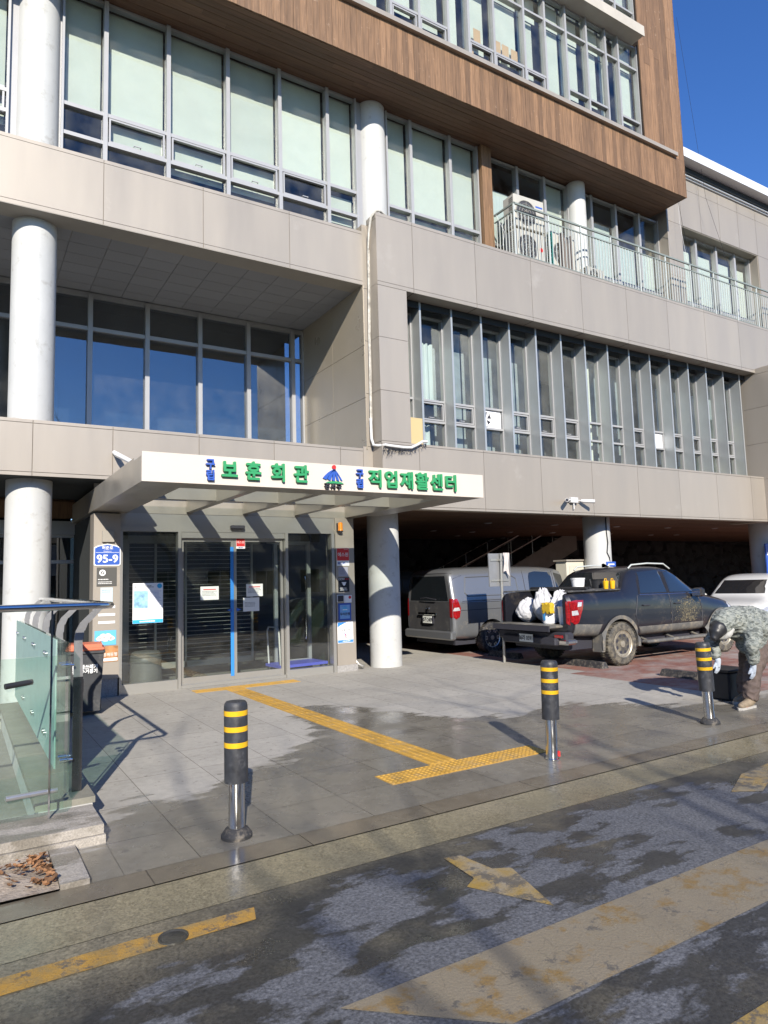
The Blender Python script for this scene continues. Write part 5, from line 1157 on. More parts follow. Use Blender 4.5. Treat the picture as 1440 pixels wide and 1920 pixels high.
b = MB(); b.bbox(-1.13,-.98,-.92,.92,.34,.53,.03); b.build('rear_bumper', K['silver'], V)
b = MB(); b.tube([(-1.10,.25,1.24),(-1.12,.0,1.26),(-1.10,-.35,1.22)], .012, 6); b.build('wiper', K['ink'], V)
skin(bv, [(-1.0,.60),(-.62,.60),(-.62,.34),(-1.0,.34)], 'r', K['silver'], 'bumper_corner', V, off=.012)
for s_ in (-1, 1):
    b = MB(); b.bbox(2.72,2.86,s_*1.0-.09,s_*1.0+.09,1.16,1.34,.03); b.cyl((2.8,s_*.88,1.2),(2.8,s_*.95,1.22),.03,8); b.build('door_mirror', K['silver'], V)
al = mat('alloy wheel', (.55,.55,.53), .35, .8, dirt=((.3,.27,.22), .3), ds=12, obj=True)
for x in (0, 3.2):
    for s_ in (-1, 1): wheel(V, x, s_*.855, .34, .215, al, side=s_, spokes=6)
b = MB(); b.box(-.9,3.9,-.75,.75,.22,.40); b.build('underbody', K['ink'], V)
V.location = (10.22, 12.98, 0)

# ---- dark pickup
K['navy'] = mat('dusty black blue car paint', (.012,.013,.018), .3, 0, coat=.5, obj=True, dirt=((.07,.06,.048), .3), ds=2.4)
K['clad'] = mat('muddy grey sill cladding', (.12,.118,.11), .6, var=.25, vs=5, obj=True, dirt=((.30,.25,.17), .45), ds=5)
T = thing('pickup_truck', 'dirty dark blue pickup truck with its tailgate lowered', 'pickup truck', (0,0,0))
st = [(-1.30,.62,.82,1.22,1.33,.84,.86,.80),(-1.24,.58,.80,1.25,1.37,.93,.90,.84),(-1.0,.56,.80,1.26,1.38,.955,.92,.85),(.18,.50,.80,1.27,1.385,.96,.925,.855),(.24,.50,.80,1.27,1.40,.96,.925,.85),(.46,.48,.80,1.27,1.76,.96,.92,.77),(.75,.48,.80,1.27,1.81,.96,.92,.765),(1.3,.48,.80,1.26,1.83,.96,.92,.765),(1.75,.48,.80,1.25,1.80,.96,.915,.755),(2.15,.48,.80,1.23,1.60,.955,.91,.74),(2.62,.48,.80,1.18,1.28,.95,.90,.72),(2.9,.50,.80,1.13,1.21,.95,.88,.72),(3.4,.54,.78,1.08,1.15,.94,.86,.68),(3.75,.58,.76,.98,1.04,.90,.80,.62),(3.86,.62,.74,.88,.92,.80,.72,.55)]
bm = loft(st); tb_, bt = finish_body(bm, wells((0, 3.15), .395, .26, .87)+[('box', -1.6, .12, -.76, .76, .80, 2.2)], 'body', K['navy'], T)
skin(bt, [(.60,1.272),(.70,1.745),(1.78,1.765),(2.14,1.56),(2.50,1.262)], 'r', K['ink'], 'window_surround', T, off=.002, nx=30)
winp(bt, T, [[(.66,1.30),(.76,1.70),(1.42,1.745),(1.46,1.30)], [(1.54,1.30),(1.50,1.745),(1.74,1.73),(2.08,1.55),(2.42,1.28)]], 'r')
skin(bt, [(.60,1.272),(.70,1.745),(1.78,1.765),(2.14,1.56),(2.50,1.262)], 'r', K['ink'], 'window_surround', T, off=.002, nx=30)
winp(bt, T, [[(.66,1.30),(.76,1.70),(1.42,1.745),(1.46,1.30)], [(1.54,1.30),(1.50,1.745),(1.74,1.73),(2.08,1.55),(2.42,1.28)]], 'l')
skin(bt, [(-.76,1.42),(-.66,1.72),(.66,1.72),(.76,1.42)], 'b', K['tint'], 'rear_window', T, off=.004)
for P in ([(.55,.56),(.44,.9),(.55,1.26)], [(1.50,.56),(1.52,.9),(1.50,1.28)], [(2.46,.56),(2.52,.9),(2.44,1.25)], [(.55,.56),(2.46,.56)]): seam(bt, P, 'r', T, w=.007)
seam(bt, [(.62,1.275),(2.45,1.255)], 'r', T, K['chrome'], w=.010, name='belt_trim')
skin(bt, [(.55,.50),(.50,.68),(2.60,.68),(2.62,.50)], 'r', K['clad'], 'sill_cladding', T, off=.014, nx=20)
skin(bt, [(-1.22,.60),(-1.2,.82),(-.50,.78),(-.53,.60)], 'r', K['clad'], 'sill_cladding', T, off=.016, nx=12)
def archp(bv, cx, r0, r1, a0=0, a1=180, zc=.39):
    b = MB(); P0 = []; P1 = []
    for k in range(25):
        a = R(a0+(a1-a0)*k/24)
        for rr, L_ in ((r0, P0), (r1, P1)):
            x, z = cx+rr*math.cos(a), zc+rr*math.sin(a); h = bv.ray_cast(Vector((x,-4,z)), Vector((0,1,0))); y = h[0].y-.018 if h[0] is not None and h[0].y < -.7 else -.965
            L_.append((x, y, z))
    b.add(P0+P1, [(k,k+1,26+k,25+k) for k in range(24)])
    b.add([(p[0], p[1]+.06, p[2]) for p in P0]+P0, [(k,k+1,26+k,25+k) for k in range(24)])
    return b.build('wheel_arch_trim', K['clad'], T, smooth=50)
archp(bt, 0, .462, .53, -8, 188); archp(bt, 3.15, .462, .53, -8, 188)
tl = [(-1.235,.86),(-1.235,1.22),(-1.12,1.24),(-.93,1.235),(-.97,1.08),(-1.08,.85),(-1.16,.80)]
skin(bt, tl, 'r', K['lens'], 'tail_lamp', T, off=.012, nx=12); skin(bt, [(-1.22,.97),(-1.22,1.05),(-1.10,1.06),(-1.08,.98)], 'r', K['lensw'], 'indicator_lens', T, off=.018, nx=6); skin(bt, [(-1.10,1.12),(-1.09,1.20),(-.98,1.20),(-1.0,1.13)], 'r', K['lensw'], 'reversing_lens', T, off=.018, nx=5)
skin(bt, [(x, z) for x, z in tl], 'l', K['lens'], 'tail_lamp', T, off=.012, nx=12)
for s_ in (-1, 1): skin(bt, [(s_*.83,.84),(s_*.83,1.22),(s_*.895,1.23),(s_*.895,.80)], 'b', K['lens'], 'tail_lamp', T, off=.012, nx=4)
b = MB()
b.box(-1.12,.12,-.74,.74,.74,.80)                              # bed floor
b.build('cargo_bed', K['clad'], T)
b = MB(); b.bbox(-1.62,-1.26,-.74,.74,.755,.80,.012)
b.bbox(-1.62,-1.28,-.70,.70,.80,.812,.004); tg = b.build('tailgate', mat('dirty grey tailgate', (.16,.155,.14), .45, .3, var=.3, vs=5, obj=True, dirt=((.34,.30,.22), .5), ds=6), T)
b = MB(); b.bbox(-1.625,-1.60,-.74,.74,.70,.80,.01); b.build('tailgate_edge', K['ink'], tg)
b = MB(); b.bbox(-1.36,-1.16,-.90,.90,.50,.68,.03); b.bbox(-1.44,-1.24,-.70,.70,.44,.58,.02); b.build('rear_bumper', K['ink'], T)
b = MB(); b.bbox(-1.38,-1.10,-.93,-.62,.46,.56,.03); b.build('bumper_trim', K['chrome'], T); b = MB(); b.bbox(-1.385,-1.33,-.82,-.62,.575,.63,.01); b.build('reflector', K['lens'], T)
numberplate(T, '86러 0591', -1.45, .02, .55, w=.36, h=.145)
b = MB()
for s_ in (-1, 1):
    b.bbox(-1.22,.16,s_*.80-.07,s_*.80+.07,1.375,1.405,.01)
b.bbox(-.62,.14,-.78,.78,1.385,1.42,.012); b.build('bed_cover', mat('dusty black bed cover', (.05,.05,.05), .6, var=.3, vs=8, obj=True, dirt=((.2,.19,.17), .4), ds=6), T)
b = MB(); b.tube([(-.60,-.74,1.43),(-.58,.74,1.43)], .035, 10); b.tube([(-.52,-.74,1.435),(-.50,.74,1.435)], .028, 10); b.build('rolled_cover', K['black'], T, smooth=50)
for s_ in (-1, 1): b = MB(); b.tube([(.62,s_*.69,1.78),(.72,s_*.695,1.85),(1.2,s_*.695,1.875),(1.7,s_*.69,1.86),(1.9,s_*.68,1.76)], .016, 8); b.build('roof_rail', K['railp'], T, smooth=50); b = MB(); b.prism([(.70,-.012,1.82),(.90,-.012,1.83),(.74,-.012,1.90),(.70,-.012,1.89)], (0,.024,0)); b.build('antenna', K['ink'], T)
for s_ in (-1, 1):
    b = MB(); b.bbox(2.20,2.36,s_*1.05-.11,s_*1.05+.11,1.18,1.36,.035); b.cyl((2.3,s_*.9,1.22),(2.3,s_*.98,1.24),.03,8); mr_ = b.build('door_mirror', K['navy'], T)
    b = MB(); b.bbox(2.192,2.20,s_*1.05-.09,s_*1.05+.09,1.20,1.34,.003); b.build('mirror_glass', K['chrome'], mr_)
    b = MB(); b.bbox(.62,2.55,s_*.98-.08,s_*.98+.08,.36,.42,.02); [b.cyl((x,s_*.95,.38),(x,s_*.7,.46),.025,8) for x in (.8,1.6,2.4)]; b.build('side_step', K['clad'], T)
for x in (.66, 1.62): b = MB(); b.bbox(x,x+.18,-.985,-.955,1.06,1.085,.008); b.build('door_handle', K['ink'], T)
b = MB(); b.box(-1.1,3.6,-.70,.70,.34,.56); b.tube([(-1.1,.45,.40),(.0,.5,.38)], .05, 10); b.lathe([(.10,-.3),(.10,.3)], (.0,0,.40), 12, axis='y'); b.build('underbody', K['ink'], T)
b = MB(); b.prism([(-.50,-.94,.60),(-.40,-.94,.62),(-.44,-.94,.28),(-.52,-.94,.28)], (0,.22,0)); b.build('mud_flap', K['clad'], T)
bz = mat('dusty bronze rim', (.42,.38,.30), .5, .6, var=.2, vs=20, obj=True, dirt=((.30,.26,.19), .5), ds=14)
mt = mat('muddy tyre', (.055,.052,.047), .85, var=.4, vs=14, obj=True, dirt=((.24,.21,.15), .7), ds=9)
for x in (0, 3.15):
    for s_ in (-1, 1): wheel(T, x, s_*.865, .395, .265, bz, side=s_, holes=8, tire=mt)
skin(bt, [(3.45,.80),(3.5,1.02),(3.78,.92),(3.80,.78)], 'r', K['lensw'], 'headlamp', T, off=.01)
MUD = bpy.data.materials.new('dried mud splash'); MUD.use_nodes = True
_t = MUD.node_tree; _b = _t.nodes['Principled BSDF']; _b.inputs['Roughness'].default_value = .95
tc = _n(_t, 'ShaderNodeTexCoord'); n1 = _n(_t, 'ShaderNodeTexNoise'); n1.inputs['Scale'].default_value = 34; n1.inputs['Detail'].default_value = 8; n1.inputs['Distortion'].default_value = 1.4
_t.links.new(tc.outputs['Object'], n1.inputs['Vector']); vd = _n(_t, 'ShaderNodeVectorMath', operation='DISTANCE'); vd.inputs[1].default_value = (2.05,-.95,.86); _t.links.new(tc.outputs['Object'], vd.inputs[0])
m1 = _n(_t, 'ShaderNodeMapRange'); m1.inputs[1].default_value = .05; m1.inputs[2].default_value = .75; m1.inputs[3].default_value = .08; m1.inputs[4].default_value = -.12; _t.links.new(vd.outputs['Value'], m1.inputs[0])
ad = _n(_t, 'ShaderNodeMath', operation='ADD'); _t.links.new(n1.outputs[0], ad.inputs[0]); _t.links.new(m1.outputs[0], ad.inputs[1]); m2 = _n(_t, 'ShaderNodeMapRange'); m2.inputs[1].default_value = .585; m2.inputs[2].default_value = .60; _t.links.new(ad.outputs[0], m2.inputs[0])
_t.links.new(m2.outputs[0], _b.inputs['Alpha']); _b.inputs['Base Color'].default_value = (.19,.165,.105,1)
skin(bt, [(1.2,.70),(1.2,1.2),(2.6,1.2),(2.6,.70)], 'r', MUD, 'mud_splash', T, off=.006, nx=24)
T.location = (10.45, 9.62, 0)
TX, TY = 10.45, 9.62
# ---- load on the pickup
SK = mat('white woven sack', (.50,.50,.515), .85, var=.12, vs=6, bump=.012, bs=16, obj=True)
def sack(label, loc, r, h, seed, lean=0, tie=True):
    bm = bmesh.new(); bmesh.ops.create_icosphere(bm, subdivisions=5, radius=1); s_ = random.Random(seed); o3 = Vector((seed*3.1, seed, 0))
    for v in bm.verts:
        p = v.co; z = (p.z+1)/2; k = 1-.62*max(0, z-.45)**1.1*1.5 if tie else 1-.25*z
        p2 = Vector((p.x*r*k*(1.0), p.y*r*k*.85, z*h)); flat = .35 if z < .2 else 0
        n_ = noise.noise(p*1.6+o3)*.16+noise.noise(p*4+o3)*.06; cr = abs(noise.noise(Vector((p.x*5, p.y*5, p.z*1.6))+o3))*.065
        q = p2*(1+n_-cr); q.z = max(0, q.z*(1 if z > .05 else .2)); q.x += lean*z*h
        v.co = q
    me = bpy.data.meshes.new('sack'); bm.to_mesh(me); bm.free(); me.shade_smooth(); me.materials.append(SK); o = link('sack', me); o.location = loc; tag(o, label, 'sack', 'white sacks in the bed of the pickup'); return o
BZ = .803
sack('low crumpled white sack at the left end of the pickup bed', (TX-.98,TY+.42,BZ), .27, .46, 1)
sack('tallest white sack standing upright near the middle of the pickup bed', (TX-.92,TY+.02,BZ), .23, .66, 2, lean=-.1)
sack('leaning white sack between the tallest sack and the near side of the bed', (TX-.90,TY-.30,BZ), .26, .60, 3, lean=.12)
sack('smaller white sack tucked behind the near tail lamp', (TX-.78,TY-.54,BZ), .19, .52, 4)
def bucket(name, label, loc, r, h, m_, rim=None, group=None):
    t = thing(name, label, 'bucket', (0,0,0), group)
    b = MB(); b.lathe([(r*.82,0),(r*.97,h*.86),(r*1.04,h*.865),(r*1.04,h*.90),(r*.99,h*.905),(r*1.02,h*.95),(r*1.06,h),(r*.96,h),(r*.80,.01)], n=28); b.build('pail', m_, t, smooth=35); t.location = loc; return t
bk = bucket('plastic_bucket', 'white paint bucket with a blue and white label at the open tailgate', (TX-1.13,TY-.28,BZ+.01), .15, .34, K['wht'])
b = MB(); [b.add([(.1475*math.cos(a)*(.82+.15*z/.34)/.9, .1475*math.sin(a)*(.82+.15*z/.34)/.9, z) for a in (R(180+d0+i*3) for i in range(n_+1)) for z in (z0, z1)], [(2*i, 2*i+2, 2*i+3, 2*i+1) for i in range(n_)]) for d0, n_, z0, z1 in ((-10,8,.06,.26),)]; b.build('label_print', mat('blue bucket label', (.05,.28,.62), .5), bk)
bk2 = bucket('plastic_bucket', 'second white bucket behind the labelled one, beside the near tail lamp', (TX-1.02,TY-.58,BZ+.0), .14, .32, K['wht'])
def clothlump(name, label, loc, sx, sy, sz, m_, seed):
    bm = bmesh.new(); bmesh.ops.create_cube(bm, size=1); bmesh.ops.subdivide_edges(bm, edges=bm.edges[:], cuts=9, use_grid_fill=True)
    for v in bm.verts:
        p = v.co; n_ = noise.noise(p*4+Vector((seed,0,0)))*.12; v.co = Vector((p.x*sx*(1+n_), p.y*sy*(1+n_), p.z*sz*(1+n_)+.02*math.sin(p.y*14)))
    me = bpy.data.meshes.new(name); bm.to_mesh(me); bm.free(); me.shade_smooth(); me.materials.append(m_); o = link(name, me); o.location = loc; tag(o, label, 'cloth'); return o
clothlump('yellow_cloth', 'yellow folded cloth hanging over the rim of the labelled bucket', (TX-1.24,TY-.36,BZ+.29), .10, .22, .17, mat('yellow cloth', (.55,.36,.02), .8, var=.15, vs=9), 2)
bucket('plastic_bucket', 'empty white bucket standing on the bed cover behind the cab', (TX-.18,TY-.14,1.425), .135, .20, K['wht'])
bucket('plastic_bucket', 'black bucket standing on the bed cover behind the cab', (TX-.08,TY-.52,1.425), .13, .17, K['black'])
for k, (x, y) in enumerate(((.02,-.80),(-.16,-.80))):
    t = thing('yellow_cup', ['yellow handled cup on the bed rail, nearer the cab', 'yellow handled cup on the bed rail, nearer the tail lamp'][k], 'cup', (0,0,0), 'yellow cups on the bed rail'); b = MB(); b.lathe([(.042,0),(.055,.15),(.05,.15),(.04,.01)], n=20); b.build('cup_body', K['yel'], t, smooth=35); b = MB(); b.tube([(-.03,0,.15),(-.02,0,.19),(.02,0,.19),(.03,0,.15)], .008, 6); b.build('handle', K['yel'], t); t.location = (TX+x, TY+y, 1.41)

# ---- other cars
def hatch(name, label, paint_, loc, rotz, L=4.3, H=1.6, W=.90, clr=.30):
    t = thing(name, label, 'car', (0,0,0))
    k = L/4.3; h = H/1.6
    st = [(-.82*k,.42,.62,.86*h,1.02*h,.74*W/.9,.72,.60),(-.86*k,.36,.62,.92*h,1.22*h,.84*W/.9,.80,.62),(-.72*k,clr,.62,.96*h,1.42*h,.89*W/.9,.83,.62),(-.40*k,clr,.62,.97*h,1.54*h,W,.85,.63),(.3*k,clr,.62,.97*h,1.60*h,W,.85,.64),(1.0*k,clr,.62,.96*h,1.585*h,W,.85,.64),(1.5*k,clr,.62,.95*h,1.44*h,W,.84,.64),(2.05*k,clr,.62,.93*h,1.12*h,W,.83,.66),(2.3*k,clr,.62,.90*h,.99*h,W,.82,.66),(2.9*k,clr,.62,.84*h,.92*h,W*.99,.80,.62),(3.25*k,.33,.58,.76*h,.82*h,W*.95,.74,.55),(3.42*k,.38,.54,.64*h,.68*h,W*.82,.62,.45)]
    wb = 2.62*k; bo, bv_ = finish_body(loft(st), wells((0, wb), .33, .2, W-.08), 'body', paint_, t)
    for s_ in 'rl':
        skin(bv_, [(-.35*k,1.01*h),(-.12*k,1.42*h),(.62*k,1.50*h),(.66*k,1.0*h)], s_, K['tint'], 'window', t, off=.004); skin(bv_, [(.72*k,1.0*h),(.70*k,1.50*h),(1.15*k,1.45*h),(1.5*k,1.28*h),(1.86*k,1.0*h)], s_, K['tint'], 'window', t, off=.004)
        seam(bv_, [(.69*k,.4),(.69*k,1.5*h)], s_, t); seam(bv_, [(1.85*k,.4),(1.88*k,.98*h)], s_, t)
        skin(bv_, [(2.88*k,.70*h),(2.86*k,.80*h),(3.30*k,.72*h),(3.32*k,.62*h)], s_, K['lensw'], 'headlamp', t, off=.01)
    skin(bv_, [(-.60,1.10*h),(-.56,1.44*h),(.56,1.44*h),(.60,1.10*h)], 'f', K['tint'], 'windscreen', t, off=.008, nx=16, nz=10)
    skin(bv_, [(-.58,1.02*h),(-.52,1.38*h),(.52,1.38*h),(.58,1.02*h)], 'b', K['tint'], 'rear_window', t, off=.008)
    for s_ in (-1, 1):
        skin(bv_, [(s_*.46,.58*h),(s_*.46,.70*h),(s_*.78,.75*h),(s_*.78,.64*h)], 'f', K['lensw'], 'headlamp', t, off=.012, nx=8, nz=4)
        skin(bv_, [(s_*.50,.80*h),(s_*.50,.92*h),(s_*.76,.94*h),(s_*.76,.76*h)], 'b', K['lens'], 'tail_lamp', t, off=.012, nx=6)
        b = MB(); b.bbox(1.75*k,1.88*k,s_*(W+.08)-.09,s_*(W+.08)+.09,.96*h,1.10*h,.025); b.build('door_mirror', paint_, t)
    skin(bv_, [(-.40,.40),(-.40,.52),(.40,.52),(.40,.40)], 'f', K['ink'], 'grille', t, off=.01, nx=8, nz=3)
    for x in (0, wb):
        for s_ in (-1, 1): wheel(t, x, s_*(W-.09), .325, .21, al, side=s_, spokes=5)
    b = MB(); b.box(-.6,wb+.4,-.7,.7,.2,.4); b.build('underbody', K['ink'], t)
    t.location = loc; t.rotation_euler.z = rotz; return t
PW = mat('white car paint', (.62,.62,.60), .25, 0, coat=.8, var=.03, obj=True)
hatch('parked_car', 'white car parked beyond the pickup with its nose towards the square', PW, (19.2, 11.0, 0), R(196), L=4.3, H=1.58)
hatch('parked_car', 'grey car in the shade seen between the right door pilaster and the first column', mat('grey car paint', (.20,.20,.21), .3, .5, coat=.6, obj=True), (13.6, 17.6, 0), R(180), L=4.4, H=1.5)
dv = copy_tree(V); dv.location = (10.6, 16.1, 0); dv['label'] = 'dark shaded van seen in the gap between the first column and the silver van'; dv['category'] = 'van'
dp = mat('dark green van paint', (.05,.055,.05), .4, .3, coat=.4, obj=True)
for ch in dv.children:
    if ch.name.split('.')[0] in ('body', 'rear_bumper', 'tailgate', 'door_mirror', 'bumper_corner', 'slide_rail', 'raised_panel_edge'):
        ch.data = ch.data.copy(); ch.data.materials.clear(); ch.data.materials.append(dp)
for ch in list(dv.children):
    if ch.name.split('.')[0] == 'number_plate':
        for g in list(ch.children): bpy.data.objects.remove(g)
# ------------------------------------------------------------------ the person
def skinned(name, nodes, edges, m, parent=None, root=0, sub=2, disp=0):
    me = bpy.data.meshes.new(name); off = off_of(parent)
    me.from_pydata([Vector(n[:3])-off for n in nodes], edges, []); o = bpy.data.objects.new('tmp', me); COL.objects.link(o)
    sk = o.modifiers.new('s', 'SKIN'); sk.use_smooth_shade = True; sk.branch_smoothing = .6
    for i, n in enumerate(nodes):
        r_ = n[3] if isinstance(n[3], tuple) else (n[3], n[3]); v = me.skin_vertices[0].data[i]; v.radius = r_; v.use_root = (i == root)
    ss = o.modifiers.new('u', 'SUBSURF'); ss.levels = sub; ss.render_levels = sub
    bpy.context.view_layer.update(); res = bpy.data.meshes.new_from_object(o.evaluated_get(bpy.context.evaluated_depsgraph_get())); bpy.data.objects.remove(o)
    if disp:
        bm = bmesh.new(); bm.from_mesh(res); bm.normal_update()
        for v in bm.verts:
            p = v.co+off; v.co += v.normal*disp*(noise.noise(p*7)*.9+abs(noise.noise(Vector((p.x*14, p.y*9, p.z*16))))*-1.0+.2)
        bm.to_mesh(res); bm.free()
    res.name = name; res.materials.clear(); res.materials.append(m); res.shade_smooth(); return link(name, res, parent)
camo = bpy.data.materials.new('grey green camouflage cloth'); camo.use_nodes = True
_t = camo.node_tree; _b = _t.nodes['Principled BSDF']; _b.inputs['Roughness'].default_value = .85
tc = _n(_t, 'ShaderNodeTexCoord'); mp = _n(_t, 'ShaderNodeMapping'); mp.inputs['Scale'].default_value = (16, 16, 34); _t.links.new(tc.outputs['Object'], mp.inputs[0])
nz = _n(_t, 'ShaderNodeTexNoise'); nz.inputs['Scale'].default_value = 1; nz.inputs['Detail'].default_value = 5; nz.inputs['Distortion'].default_value = 1; _t.links.new(mp.outputs[0], nz.inputs['Vector'])
cr = _n(_t, 'ShaderNodeValToRGB'); cr.color_ramp.interpolation = 'CONSTANT'; e = cr.color_ramp.elements
e[0].color = (.10,.11,.10,1); e[0].position = 0; e[1].color = (.18,.20,.185,1); e[1].position = .43
for p_, c_ in ((.50, (.24,.255,.235,1)), (.57, (.30,.31,.27,1)), (.64, (.12,.14,.13,1))): q = e.new(p_); q.color = c_
_t.links.new(nz.outputs[0], cr.inputs[0]); _t.links.new(cr.outputs[0], _b.inputs['Base Color'])
PX, PY = 8.45, 5.15
PN = thing('person', 'person in camouflage hooded jacket and black cap bending down beside the right bollard', 'person', (PX, PY, 0))
skinm = mat('skin', (.45,.28,.20), .5, obj=True)
nd = [(8.86,5.15,.86,.09),(8.68,5.15,.95,.10),(8.46,5.15,1.00,.11),(8.24,5.15,1.03,.05),(8.13,5.15,1.02,.05),(8.06,5.15,1.00,(.08,.075)),(7.97,5.15,.955,(.085,.08)),(7.92,5.15,.91,(.06,.06)),
      (8.80,5.05,.82,.08),(8.47,5.03,.47,.055),(8.33,5.02,.10,.042),(8.27,5.01,.045,.038),(8.13,5.00,.035,.033),
      (8.88,5.26,.82,.08),(8.76,5.27,.46,.055),(8.66,5.28,.10,.042),(8.60,5.28,.045,.038),(8.46,5.27,.035,.033),
      (8.40,4.99,.98,.055),(8.27,4.92,.76,.042),(8.31,4.93,.53,.03),(8.315,4.935,.47,(.036,.018)),
      (8.40,5.31,.98,.055),(8.16,5.34,.80,.042),(8.15,5.30,.58,.03),(8.15,5.29,.52,(.036,.018))]
ed = [(0,1),(1,2),(2,3),(3,4),(4,5),(5,6),(6,7),(0,8),(8,9),(9,10),(10,11),(11,12),(0,13),(13,14),(14,15),(15,16),(16,17),(2,18),(18,19),(19,20),(20,21),(2,22),(22,23),(23,24),(24,25)]
def fingers(ip, c, ln):
    for k in range(4):
        dx = -.027+.018*k; L_ = (.036,.042,.040,.031)[k]
        a = len(nd); nd.append((c[0]+dx, c[1]+.0, c[2]-.035, .0095)); nd.append((c[0]+dx*1.1-.006, c[1]+.010, c[2]-.035-L_, .0085)); nd.append((c[0]+dx*1.1-.004, c[1]+.028, c[2]-.045-L_*1.5, .0075)); ed.extend([(ip, a), (a, a+1), (a+1, a+2)])
    a = len(nd); nd.append((c[0]-.040, c[1]+.012, c[2]-.005, .011)); nd.append((c[0]-.052, c[1]+.026, c[2]-.038, .009)); ed.extend([(ip, a), (a, a+1)])
fingers(21, nd[21], 1); fingers(25, nd[25], 1)
skinned('body', nd, ed, skinm, PN, root=0)
def fused(name, tubes, m, parent, vox=.012, disp=.02, sub=1):
    """overlapping soft tubes fused into one continuous skin, then creased like cloth"""
    b = MB(); off = off_of(parent)
    for pts, rad in tubes:
        P = []; Q = []
        for i in range(len(pts)-1):
            for k in range(4): t = k/4; P.append(Vector(pts[i]).lerp(Vector(pts[i+1]), t)); Q.append(rad[i]+(rad[i+1]-rad[i])*(t*t*(3-2*t)))
        P.append(Vector(pts[-1])); Q.append(rad[-1]); d0 = (P[0]-P[1]).normalized(); d1 = (P[-1]-P[-2]).normalized()
        P = [P[0]+d0*Q[0]*.5, P[0]+d0*Q[0]*.35]+P+[P[-1]+d1*Q[-1]*.35, P[-1]+d1*Q[-1]*.5]; Q = [Q[0]*.45, Q[0]*.8]+Q+[Q[-1]*.8, Q[-1]*.45]
        b.tube(P, Q, 18)
    me = bpy.data.meshes.new(name); me.from_pydata([Vector(v)-off for v in b.v], [], b.f)
    o = bpy.data.objects.new('tmp', me); COL.objects.link(o); rm = o.modifiers.new('r', 'REMESH'); rm.mode = 'VOXEL'; rm.voxel_size = vox
    sm = o.modifiers.new('s', 'SMOOTH'); sm.iterations = 5; sm.factor = .6
    bpy.context.view_layer.update(); res = bpy.data.meshes.new_from_object(o.evaluated_get(bpy.context.evaluated_depsgraph_get())); bpy.data.objects.remove(o)
    bm = bmesh.new(); bm.from_mesh(res); bm.normal_update()
    mv = []
    for v in bm.verts:
        p = v.co+off; mv.append(v.normal*disp*(noise.noise(p*6)*1.0-abs(noise.noise(Vector((p.x*15+p.z*6, p.y*10, p.z*15-p.x*5))))*1.5+.3))
    for v, q in zip(bm.verts, mv): v.co += q
    bm.to_mesh(res); bm.free(); res.name = name; res.materials.clear(); res.materials.append(m); res.shade_smooth(); return link(name, res, parent)
fused('hooded_jacket', [([(9.02,5.15,.84),(8.80,5.15,.93),(8.58,5.15,.99),(8.40,5.15,1.03),(8.28,5.15,1.06),(8.17,5.15,1.06)], [.25,.262,.25,.22,.17,.15]),
    ([(8.88,5.15,.80),(8.70,5.12,.76),(8.52,5.10,.78)], [.21,.19,.16]), ([(8.17,5.15,1.075),(8.08,5.15,1.035),(8.03,5.15,1.01)], [.15,.14,.125]),
    ([(8.44,5.00,1.00),(8.36,4.93,.88),(8.28,4.90,.76),(8.295,4.915,.65),(8.31,4.93,.56)], [.13,.105,.09,.078,.062]),
    ([(8.42,5.30,1.00),(8.26,5.36,.88),(8.16,5.36,.80),(8.15,5.31,.62)], [.13,.10,.088,.064])], camo, PN, disp=.022)
fused('trousers', [([(8.95,5.15,.84),(8.75,5.12,.80)], [.18,.17]), ([(8.80,5.05,.80),(8.62,5.03,.64),(8.47,5.03,.47),(8.39,5.02,.28),(8.34,5.02,.12)], [.14,.12,.105,.092,.09]),
    ([(8.90,5.27,.80),(8.83,5.27,.62),(8.75,5.27,.46),(8.69,5.28,.28),(8.66,5.28,.12)], [.14,.12,.105,.092,.09])], mat('brown work trousers', (.12,.09,.078), .85, var=.3, vs=8, obj=True), PN, vox=.011, disp=.022)
fused('cap', [([(8.06,5.15,1.02),(7.99,5.15,.98),(7.93,5.15,.93)], [.10,.108,.085]), ([(7.93,5.15,.92),(7.885,5.15,.86)], [.07,.045])], K['black'], PN, disp=.006)
fused('scarf', [([(8.13,5.05,.97),(8.06,5.07,.90),(8.03,5.15,.875),(8.06,5.23,.90)], [.035,.04,.04,.035])], mat('grey scarf', (.4,.4,.38), .9), PN, vox=.008, disp=.008)
shoe = mat('beige hiking shoe', (.28,.22,.15), .7, var=.25, vs=25, obj=True); sole = mat('pale shoe sole', (.48,.46,.42), .7)
for (x, y) in ((8.33,5.02),(8.66,5.28)):
    s_ = fused('shoe', [([(x+.035,y,.085),(x-.02,y,.075),(x-.10,y-.005,.058),(x-.19,y-.01,.05),(x-.225,y-.01,.045)], [.054,.056,.048,.042,.034])], shoe, PN, vox=.007, disp=.003)
    b = MB(); pts = [(x+.085,y-.03),(x+.085,y+.03),(x+.05,y+.047),(x-.06,y+.04),(x-.16,y+.046),(x-.235,y+.03),(x-.268,y-.01),(x-.24,y-.045),(x-.16,y-.055),(x-.06,y-.045),(x+.05,y-.047)]
    b.poly(pts[::-1], .002, .03); b.build('sole', sole, s_)
